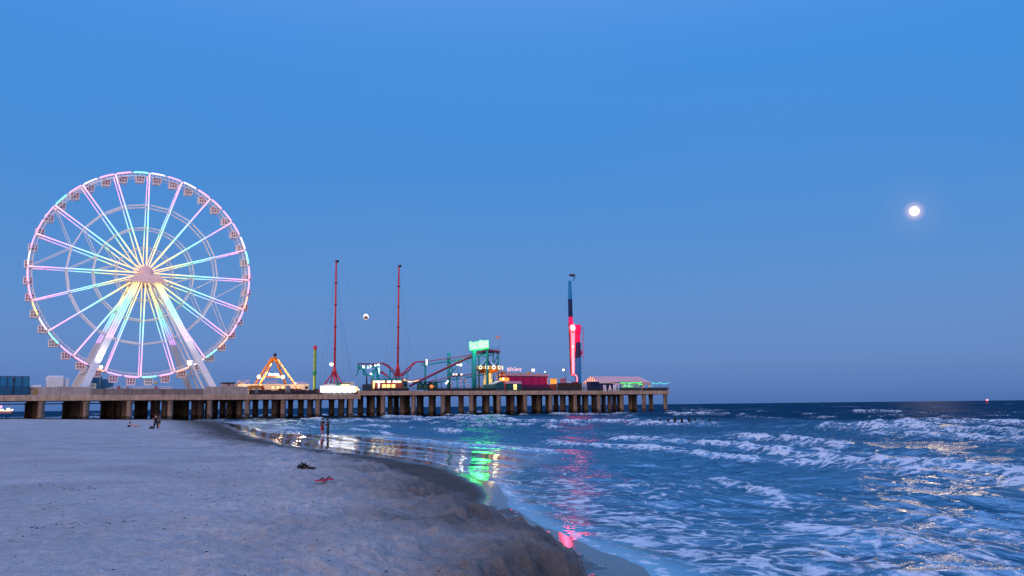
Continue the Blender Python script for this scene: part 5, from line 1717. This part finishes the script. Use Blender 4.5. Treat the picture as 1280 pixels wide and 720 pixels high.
o = pthing('parasol_table', 'small pink and white parasol beside the letter R', 'parasol', 771.5, 2, DK_R)
MB().tube((S(771.6, 2), 2, DK_R), pt3(771.6, 479.6, 2), .06).build('pole', GREY, o)
MB().lathe(pt3(771.6, 481.8, 2), [(1.0, 0), (.95, .08), (.4, .5), (.03, .75)], 8, False).build('canopy', mat('parasol_pink', (.55, .30, .38), .7, noise=.3, scale=2), o)
o = pthing('neon_bar', 'open bar pavilion edged with green neon tubes', 'bar', 788, 5, DK_R)
pbox(MB(), 776, 800, 477.4, 478.2, 5, 9, .05).build('roof', NAVY, o)
pbox(MB(), 777.5, 800.5, 481, 489.3, 8.8, 9).build('back_wall', mat('mint_wall', (.40, .55, .48), .7), o)
pbox(MB(), 776.5, 801, 484.8, 489.3, 5.2, 6).build('counter', mat('dark_counter', (.05, .06, .055), .6), o)
GN = glow('green_tube', (.05, 1.0, .16), 1.6)
for (x0, y0, x1, y1) in ((775.4, 478.6, 783.5, 478.6), (788.5, 478.5, 802, 478.5), (798.5, 480.2, 803, 480.4), (784, 478.6, 788, 480.0)):
    MB().tube(pt3(x0, y0, 4.9), pt3(x1, y1, 4.9), .13, n=6).build('neon_tube', GN, o)
mb = MB()
for x in (775.6, 783.5, 793.5, 801.5):
    mb.beam(pt3(x, 478, 5.2), (S(x, 5.2), 5.2, DK_R), .2)
mb.build('post', TEALD, o)
ld = bpy.data.lights.new('bar_light', 'POINT'); ld.energy = 350; ld.color = (.35, 1, .6); ld.shadow_soft_size = .5
lo = bpy.data.objects.new('bar_light', ld); C.objects.link(lo); lo.parent = o
lo.location = Vector((S(789, 6.5), 6.8, Z(789, 480, 6))) - Vector(o['_o'])
o = pthing('string_lights', 'swag of turquoise string lights on thin posts at the seaward end', 'lights', 825, 3, DK_R)
mb = MB(); bl = MB()
TQ = glow('turquoise_bulb', (.15, 1.0, .88), 1.1)
for x in (815.5, 825.5, 836):
    mb.beam((S(x, 3), 3, DK_R), pt3(x, 477.6, 3), .1)
mb.build('post', GREY, o)
for xa_, xb_ in ((815.5, 825.5), (825.5, 836)):
    pts = [pt3(xa_ + (xb_ - xa_) * q / 8, 478.2 + 1.6 * (1 - (2 * q / 8 - 1) ** 2), 3) for q in range(9)]
    mb = MB().path(pts, .03, 4); mb.build('wire', CABLE, o)
    for p in pts:
        bl.ball(p, .14, 8, 6)
for q in range(8):
    bl.ball(pt3(815.4, 478 + q * 1.1, 2.9), .1, 6, 4)
bl.build('bulbs', TQ, o)
# planters and benches at the seaward end
pl_cols = [mat('planter_grey', (.10, .11, .12), .7), mat('planter_maroon', (.14, .05, .06), .7)]
for q, x in enumerate((806, 812, 817, 822.5, 828, 832.5)):
    lab = ('first', 'second', 'third', 'fourth', 'fifth', 'sixth')[q] + ' planter box from the tent along the end railing, dark and low'
    o = pthing('planter_box', lab, 'planter', x, 1.4, DK_R, 'planters along the end railing')
    pbox(MB(), x - 1.6, x + 1.6, 485.6 - .4 * (q % 2), 489.5, 1.4, 2.2, .1).build('box', pl_cols[q % 2], o)
    mb = MB()
    for u_ in range(22):
        a = random.uniform(0, 6.28)
        b0 = Vector((S(x, 1.8) + random.uniform(-.8, .8), 1.8 + random.uniform(-.25, .25), Z(x, 485.6, 1.4)))
        mb.path([b0, b0 + Vector((math.cos(a) * .2, math.sin(a) * .2, random.uniform(.2, .5)))], [.06, .01], 4)
    mb.build('plant', mat('planter_leaves', (.04, .07, .04), .8), o)

# ================================================================== things in and by the water
MOON = glow('moon_surface', (1.0, .93, .80), 1.6)
_t = MOON.node_tree; _b = _t.nodes['Principled BSDF']
_tc = _t.nodes.new('ShaderNodeTexCoord'); _n = _t.nodes.new('ShaderNodeTexNoise'); _n.inputs['Scale'].default_value = 0.014; _n.inputs['Detail'].default_value = 5
_t.links.new(_tc.outputs['Object'], _n.inputs['Vector'])
_r = _t.nodes.new('ShaderNodeValToRGB'); _r.color_ramp.elements[0].position = 0.4; _r.color_ramp.elements[0].color = (.82, .70, .52, 1)
_r.color_ramp.elements[1].position = 0.58; _r.color_ramp.elements[1].color = (1.0, .92, .78, 1)
_t.links.new(_n.outputs['Fac'], _r.inputs[0]); _t.links.new(_r.outputs[0], _b.inputs['Emission Color'])
g = far_at(1143, 264, 20000)
o = thing('moon', 'full moon glowing warm white in the evening sky', 'moon', None, None, g)
MB().ball((0, 0, 0), 20000 / math.cos(.42) * 5.5 / F, 48, 32).build('disc', MOON, o)

POSTPX = [(816.9, 528.5), (825.3, 528.3), (835.6, 527.6), (843.6, 526.2), (852.5, 526.4), (861.4, 525.8), (869.4, 527.0), (879.4, 527.4), (887.6, 528), (897, 528.4)]
desc = ['leftmost short stump of the broken timber groyne', 'second stump from the left in the groyne row, low and rounded', 'third groyne stump from the left, before the taller pair',
        'broad taller groyne stump left of the narrow pointed one', 'narrow pointed groyne stump in the middle of the row', 'tallest thick groyne stump, right of the pointed one',
        'seventh groyne stump from the left, just right of the tallest', 'eighth groyne stump from the left, short and slim', 'low groyne stump second from the right end',
        'rightmost groyne stump, half covered by the surf']
gp = [ground(px, 531.6, 0.0) for px, py in POSTPX]
for (px, py), p, lab in zip(POSTPX, gp, desc):
    d = ray(px, py); top = CAM_Z + d.z * (p.y / d.y) + .50
    o = thing('groyne_post', lab, 'post', None, 'timber groyne posts in the surf', (p.x, p.y, 0))
    r = random.uniform(.15, .2)
    MB().lathe((0, 0, 0), [(r * 1.1, -2.5), (r * 1.1, .1), (r, top * .6), (r * .9, top - .05), (r * .5, top)], 10).build('timber', WOOD, o)
    MB().ring((0, 0, top * .55), r * 1.0, .03, 12, 4).build('iron_band', BLACK, o) if False else None

g = ground(8, 524.2, 1.05)
o = thing('beach_stump', 'short dark stump at the beach edge under the left end of the pier', 'post', None, None, (g.x, g.y, sand_height(np.array([g.x]), np.array([g.y]))[0] - .3))
MB().lathe((0, 0, 0), [(.22, -1), (.22, .3), (.17, .75), (.1, .9)], 9).build('timber', WOOD, o)

g = far_at(8, 514.6, 1500)
o = thing('lit_boat', 'far brightly lit boat on the horizon seen under the left end of the pier', 'boat', None, None, (g.x, 1500, 0.0))
BW = glow('boat_cream', (1.0, .85, .60), 1.1)
hull = MB().hexa([(-24, -4, -1), (9, -3, -1), (9, 3, -1), (-24, 4, -1)], [(-26, -5, 3.4), (12.5, -.6, 4.2), (12.5, .6, 4.2), (-26, 5, 3.4)])
hull.build('hull', mat('boat_red', (.34, .14, .15), .6), o)
MB().box(-24, 8, -3, 3, 3.6, 5.2).build('cabin', BW, o)
MB().box(-23, -6, -2.5, 2.5, 5.3, 7.5).box(1, 5, -2, 2, 5.3, 9).build('upper_deck', BW, o)
MB().tube((-10, 0, 5), (-10, 0, 16), .4).tube((4, 0, 7), (4, 0, 22), .3).build('mast', GREY, o)
MB().box(-11.2, -8.2, -1, 1, 9, 13.4).build('purple_light', glow('purple_lamp', (.75, .30, 1.0), 1.6), o)
MB().ball((10, 0, 6), 1.1).build('bow_light', glow('boat_white', (1, .95, .9), 3), o)

g = far_at(1234, 505.2, 900)
o = thing('channel_buoy', 'channel buoy with a bright red light on the horizon at right', 'buoy', None, None, (g.x, 900, 0.0))
MB().lathe((0, 0, 0), [(1.2, -1), (1.5, .2), (1.4, .8), (.5, 1.0)], 14).build('float', mat('buoy_red', (.4, .02, .02), .5), o)
mb = MB()
for a in range(4):
    an = a * math.pi / 2
    mb.beam((.9 * math.cos(an), .9 * math.sin(an), .9), (.25 * math.cos(an), .25 * math.sin(an), 3.0), .14)
mb.build('tower', mat('buoy_frame', (.3, .02, .02), .5), o)
MB().ball((0, 0, 3.4), .95).build('lantern', glow('buoy_lamp', (1.0, .04, .06), 3), o)
MB().ball((.15, -.9, 3.6), .42).build('flare', glow('buoy_core', (1.0, .75, .7), 6), o)

# ================================================================== people
SKIN = mat('skin', (.42, .22, .16), .6, noise=.06)


def skin_mesh(name, verts, edges, radii, material, parent, sub=2):
    me = bpy.data.meshes.new(name)
    me.from_pydata([tuple(v) for v in verts], edges, [])
    o = bpy.data.objects.new(name, me); C.objects.link(o)
    md = o.modifiers.new('skin', 'SKIN'); md.use_smooth_shade = True
    sl = me.skin_vertices[0].data
    for i, r in enumerate(radii):
        sl[i].radius = r if isinstance(r, tuple) else (r, r)
    sl[0].use_root = True
    sb = o.modifiers.new('sub', 'SUBSURF'); sb.levels = sub; sb.render_levels = sub
    bpy.context.view_layer.update()
    dg = bpy.context.evaluated_depsgraph_get()
    m2 = bpy.data.meshes.new_from_object(o.evaluated_get(dg))
    bpy.data.objects.remove(o)
    m2.materials.clear(); m2.materials.append(material)
    o2 = bpy.data.objects.new(name, m2); C.objects.link(o2); o2.parent = parent
    return o2


def person(label, loc, face, H, pose, tops, bottoms, hairc, legs_bare=True, sleeves='short', group=None, cap=None):
    """face: heading of the body in the ground plane; pose: arms and feet in body axes (x right, y forward)."""
    root = thing('person', label, 'person', None, group, loc, face)
    k = H / 1.75
    lean = pose.get('lean', 0.0)
    def P(x, y, z): return Vector((x * k, (y + lean * max(0, z - .9)) * k, z * k))
    fl, fr = pose.get('feet', ((-.13, .06), (.13, -.06)))
    la, ra = pose['larm'], pose['rarm']
    pel, wst, chest, neck = P(0, 0, .94), P(0, 0, 1.10), P(0, 0, 1.32), P(0, .01, 1.46)
    V_ = [pel, wst, chest, neck, P(0, .03, 1.56), P(0, .04, 1.66), P(0, .03, 1.73)]
    E_ = [(0, 1), (1, 2), (2, 3), (3, 4), (4, 5), (5, 6)]
    R_ = [(.15, .11), (.13, .10), (.165, .105), (.06, .06), (.075, .085), (.088, .10), (.05, .055)]
    def chain(base, pts, rs):
        b = base
        for p, r in zip(pts, rs):
            V_.append(p); R_.append(r); E_.append((b, len(V_) - 1)); b = len(V_) - 1
        return b
    for sx, f in ((-1, fl), (1, fr)):
        hip = P(sx * .095, 0, .88); ft = P(f[0], f[1], .07)
        kn = (hip + ft) / 2 + P(0, .05, 0); kn.z = .5 * k
        chain(0, [hip, kn, ft + P(0, 0, .03), P(f[0], f[1] + .15, .035)], [.092, .062, .042, .04])
    hands = []
    for sx, a in ((-1, la), (1, ra)):
        sh_ = P(sx * .19, 0, 1.39)
        el, ha = P(*a[0]), P(*a[1])
        end = chain(2, [sh_, el, ha], [.058, .044, .032])
        d = (ha - el).normalized()
        sd = d.cross(Vector((0, 0, 1)));
        sd = sd.normalized() if sd.length > .1 else Vector((1, 0, 0))
        palm = ha + d * .05 * k
        i0 = chain(end, [palm], [.034])
        for f_ in range(4):
            b0 = palm + sd * (f_ - 1.5) * .02 * k
            chain(i0, [b0 + d * .05 * k, b0 + d * (.085 + .012 * (f_ in (1, 2))) * k - Vector((0, 0, .012 * k))], [.011, .009])
        chain(i0, [palm + sd * .05 * k + d * .02 * k], [.012])
        hands.append(palm)
    skin_mesh('body', V_, E_, [r if isinstance(r, tuple) else (r, r) for r in R_] if k == 1 else [(tuple(q * k for q in r) if isinstance(r, tuple) else (r * k, r * k)) for r in R_], SKIN, root)
    # face and hair
    hd = P(0, .04, 1.645)
    MB().ball(tuple(hd + P(0, .09, -.015) - P(0, 0, 0)), .018 * k, 8, 6).build('nose', SKIN, root, origin=(0, 0, 0))
    mb = MB()
    for sx in (-1, 1):
        mb.ball(tuple(hd + P(sx * .032, .082, .012) - P(0, 0, 0)), .011 * k, 8, 6)
    mb.build('eyes', BLACK, root, origin=(0, 0, 0))
    hp = MB()
    hp.lathe(tuple(hd + Vector((0, -.015 * k, -.02 * k))), [(.096 * k, -.05 * k), (.108 * k, .02 * k), (.10 * k, .08 * k), (.06 * k, .125 * k), (.01, .135 * k)], 14)
    hp.build('cap' if cap else 'hair', cap or hairc, root, origin=(0, 0, 0))
    # shirt
    sv, se, sr = [P(0, 0, .93), P(0, 0, 1.10), P(0, 0, 1.33), P(0, .01, 1.44)], [(0, 1), (1, 2), (2, 3)], [(.19, .15), (.18, .145), (.205, .15), (.08, .08)]
    for sx, a in ((-1, la), (1, ra)):
        sh_ = P(sx * .19, 0, 1.39); el, ha = P(*a[0]), P(*a[1])
        i = len(sv)
        sv.append(sh_); sr.append(.078); se.append((2, i))
        if sleeves == 'short':
            sv.append(sh_ + (el - sh_) * .65); sr.append(.072); se.append((i, i + 1))
        else:
            sv += [el, el + (ha - el) * .93]; sr += [.062, .048]; se += [(i, i + 1), (i + 1, i + 2)]
    skin_mesh('shirt', sv, se, [(tuple(q * k for q in r) if isinstance(r, tuple) else (r * k, r * k)) for r in sr], tops, root)
    # shorts or trousers
    sv, se, sr = [P(0, 0, .95), P(0, 0, 1.02)], [(0, 1)], [(.175, .14), (.165, .125)]
    for sx, f in ((-1, fl), (1, fr)):
        hip = P(sx * .10, 0, .84); ft = P(f[0], f[1], .09)
        kn = (P(sx * .095, 0, .88) + P(f[0], f[1], .07)) / 2 + P(0, .05, 0); kn.z = .5 * k
        i = len(sv)
        sv += [hip, kn + Vector((0, 0, .06 * k))]; sr += [.125, .108]; se += [(0, i), (i, i + 1)]
        if not legs_bare:
            sv.append(ft); sr.append(.075); se.append((i + 1, i + 2))
    skin_mesh('shorts' if legs_bare else 'trousers', sv, se, [(tuple(q * k for q in r) if isinstance(r, tuple) else (r * k, r * k)) for r in sr], bottoms, root)
    return root, hands


def stand_z(x, y):
    return float(sand_height(np.array([x]), np.array([y]))[0])


CL_BLACK = mat('black_cloth', (.012, .012, .015), .85)
CL_DARK = mat('charcoal_cloth', (.03, .03, .035), .85)
CL_RED = mat('red_cloth', (.42, .012, .03), .8)
HAIR = mat('dark_hair', (.02, .014, .012), .7)
HAIRR = mat('auburn_hair', (.10, .025, .02), .7)
g1, g2 = ground(402.6, 544.6, 0.13), ground(410.0, 544.9, 0.13)
person('person in a black top and red shorts standing in the shallows, facing a companion', (g1.x, g1.y, max(.08, stand_z(g1.x, g1.y))), -math.pi / 2 + .25 - .55, 1.86,
       {'larm': ((-.25, .16, 1.14), (-.16, .40, 1.20)), 'rarm': ((.25, .18, 1.14), (.14, .40, 1.16)), 'feet': ((-.14, .05), (.14, -.08)), 'lean': .04},
       CL_BLACK, CL_RED, HAIR, True, 'short')
person('person in a dark hooded jacket and long trousers standing in the shallows by red shorts', (g2.x, g2.y, max(.08, stand_z(g2.x, g2.y))), math.pi / 2 - .15 + .5, 1.86,
       {'larm': ((-.26, .12, 1.12), (-.13, .36, 1.12)), 'rarm': ((.26, .10, 1.12), (.15, .34, 1.16)), 'feet': ((-.13, .05), (.13, -.1)), 'lean': .03},
       CL_DARK, CL_BLACK, HAIR, False, 'long', cap=mat('dark_hood', (.016, .016, .02), .9))
g3, g4 = ground(194.8, 531.4, 1.12), ground(199.4, 529.6, 1.12)
r3, hands = person('person in black standing on the sand, back turned, one bare forearm out', (g3.x, g3.y, stand_z(g3.x, g3.y)), .25, 2.0,
       {'larm': ((-.33, .02, 1.16), (-.30, .02, .90)), 'rarm': ((.30, .14, 1.14), (.16, .32, 1.10)), 'feet': ((-.22, .0), (.20, -.02)), 'lean': .03},
       CL_BLACK, CL_BLACK, HAIR, False, 'short')
person('person with auburn hair in a dark top standing behind the figure in black', (g4.x, g4.y, stand_z(g4.x, g4.y)), math.pi - .5, 1.82,
       {'larm': ((-.27, .12, 1.15), (-.22, .32, 1.24)), 'rarm': ((.27, .10, 1.12), (.18, .30, 1.12)), 'feet': ((-.12, .05), (.12, -.05))},
       CL_DARK, CL_BLACK, HAIRR, True, 'short')
g5 = ground(189.3, 531.2, 1.1)
o = thing('beach_bag', 'small dark bag lying on the sand beside the figure in black', 'bag', None, None, (g5.x, g5.y, stand_z(g5.x, g5.y)))
MB().lathe((0, 0, 0), [(.24, 0), (.30, .08), (.27, .24), (.12, .34), (.05, .36)], 12).build('body', CL_BLACK, o, origin=(0, 0, 0))
MB().path([(-.16, 0, .28), (-.1, 0, .46), (.1, 0, .46), (.16, 0, .28)], .02, 6).build('handle', CL_DARK, o, origin=(0, 0, 0))
# the person lying on the sand
g6 = ground(168, 529.6, 1.12)
lp = thing('person', 'person lying propped on one elbow on the sand under the pier edge', 'person', None, None, (g6.x, g6.y, stand_z(g6.x, g6.y)), .1)
V_ = [(0, 0, .17), (-.22, 0, .24), (-.42, 0, .36), (-.52, 0, .48), (-.58, 0, .58), (-.60, 0, .66),
      (.12, -.1, .15), (.50, -.13, .22), (.92, -.12, .07), (.98, -.12, .16), (.12, .1, .15), (.50, .12, .16), (.95, .14, .06), (1.0, .14, .15),
      (-.44, -.18, .34), (-.62, -.24, .06), (-.38, -.26, .05), (-.44, .18, .34), (-.25, .24, .22), (-.02, .16, .2)]
E_ = [(0, 1), (1, 2), (2, 3), (3, 4), (4, 5), (0, 6), (6, 7), (7, 8), (8, 9), (0, 10), (10, 11), (11, 12), (12, 13), (2, 14), (14, 15), (15, 16), (2, 17), (17, 18), (18, 19)]
R_ = [(.13, .11), (.12, .10), (.14, .11), (.06, .06), (.08, .09), (.08, .09), .09, .065, .045, .035, .09, .065, .045, .035, .055, .042, .03, .055, .042, .03]
skin_mesh('body', V_, E_, [r if isinstance(r, tuple) else (r, r) for r in R_], mat('pale_skin', (.50, .26, .20), .6), lp)
MB().lathe((-.60, 0, .60), [(.10, -.08), (.12, .02), (.10, .1), (.03, .14)], 12).build('hair', HAIR, lp, origin=(0, 0, 0))
skin_mesh('swimwear', [(-.06, 0, .17), (.08, 0, .16), (.2, -.1, .16), (.2, .1, .16)], [(0, 1), (1, 2), (1, 3)], [(.15, .13), (.14, .12), (.10, .10), (.10, .10)], CL_RED, lp)
MB().lathe((-.62, -.3, 0), [(.2, 0), (.22, .1), (.15, .26), (.05, .3)], 10).build('bag', CL_BLACK, None, origin=(0, 0, 0)).parent = lp
for ch in lp.children:
    if ch.name.startswith('bag'):
        ch.name = 'rolled_towel'

# ================================================================== small things on the sand
rs = random.Random(3)


def on_sand(px, py):
    z = 1.1
    for _ in range(6):
        g = ground(px, py, z); z = stand_z(g.x, g.y)
    return Vector((g.x, g.y, z))
p = on_sand(378, 588)
o = thing('seaweed_clump', 'dark ragged clump of seaweed on the open sand', 'seaweed', None, None, p)
mb = MB()
for q in range(90):
    x = rs.gauss(-.1, .26); y = rs.gauss(0, .07); h_ = max(.015, .22 * math.exp(-((x - .05) / .15) ** 2) * rs.uniform(.3, 1) + rs.uniform(.01, .07) * math.exp(-(x / .6) ** 2))
    a = rs.uniform(0, 6.28)
    mb.path([(x, y, -.03), (x + .06 * math.cos(a), y + .06 * math.sin(a), h_ * .6), (x + .14 * math.cos(a), y + .12 * math.sin(a), h_)], [.03, .02, .005], 5)
mb.build('fronds', mat('seaweed', (.022, .02, .018), .8), o, origin=(0, 0, 0))
RL = mat('red_plastic', (.42, .012, .06), .45)
for (px, py, lab, ang) in ((401, 604.2, 'red flip flop lying nearer on the sand', .3), (409.5, 600.2, 'red flip flop lying farther from the camera on the sand', -.1)):
    p = on_sand(px, py)
    o = thing('flip_flop', lab, 'flip flop', None, 'red flip flops on the sand', p + Vector((0, 0, .06)), ang)
    prof = [(-.15, .045), (-.1, .06), (0, .05), (.08, .062), (.13, .055), (.155, .02)]
    pts = [(x, y) for x, y in prof] + [(x, -y) for x, y in reversed(prof)]
    n = len(pts)
    MB().add([(x, y, 0) for x, y in pts] + [(x, y, .035) for x, y in pts], [tuple(reversed(range(n))), tuple(range(n, 2 * n))] + [(i, (i + 1) % n, n + (i + 1) % n, n + i) for i in range(n)]).build('sole', RL, o, origin=(0, 0, 0))
    MB().path([(-.02, .05, .03), (.03, .03, .09), (.1, 0, .04)], .012, 6).path([(-.02, -.05, .03), (.03, -.03, .09), (.1, 0, .04)], .012, 6).build('strap', BLACK, o, origin=(0, 0, 0))
# shells, pebbles and bits of wrack
WRACK_LINES = [(215, 592, 262, 586), (244, 624, 330, 618), (40, 606, 120, 612), (300, 640, 420, 628), (120, 560, 210, 556), (330, 560, 380, 572), (20, 660, 180, 650), (420, 590, 450, 602)]
for nm, cnt, mm, lo_, hi_ in (('shell_bits', 260, mat('shell', (.62, .60, .58), .5, noise=.2), 0.004, .010), ('wrack_bits', 1500, mat('wrack', (.045, .035, .032), .8, noise=.4), .004, .013)):
    mb = MB()
    xs, ys, rr2 = [], [], []
    while len(xs) < cnt:
        rr_ = 6.5 * math.exp(rs.random() * 2.6)
        a = math.radians(rs.uniform(-40, 12))
        if nm == 'wrack_bits' and rs.random() < .28:          # strand lines left by the last tides
            ln_ = rs.choice(WRACK_LINES); u_ = rs.random() ** .8
            q_ = on_sand(ln_[0] + (ln_[2] - ln_[0]) * u_, ln_[1] + (ln_[3] - ln_[1]) * u_ + 1.2 * math.sin(u_ * 9 + ln_[0]) + rs.gauss(0, .8))
            rr_ = math.hypot(q_.x, q_.y); a = math.atan2(q_.x, q_.y)
        xs.append(rr_ * math.sin(a)); ys.append(rr_ * math.cos(a)); rr2.append(rs.uniform(lo_, hi_) * (1 + rr_ / 60))
    xs, ys = np.array(xs), np.array(ys)
    nn_, tt_ = offshore(xs, ys)
    zz = sand_height(xs, ys)
    for x, y, z, n_, r in zip(xs, ys, zz, nn_, rr2):
        if n_ > -3.0: continue
        a = rs.uniform(0, 3.14); ln = r * rs.uniform(1, 2.6)
        cx_, sy_ = math.cos(a) * ln, math.sin(a) * ln
        mb.add([(x - cx_, y - sy_, z), (x + sy_ * .5, y - cx_ * .5, z), (x + cx_, y + sy_, z), (x - sy_ * .5, y + cx_ * .5, z), (x, y, z + r)], [(0, 1, 4), (1, 2, 4), (2, 3, 4), (3, 0, 4)])
    tag(mb.build(nm, mm), kind='stuff')
for o in bpy.data.objects:
    if '_o' in o:
        del o['_o']
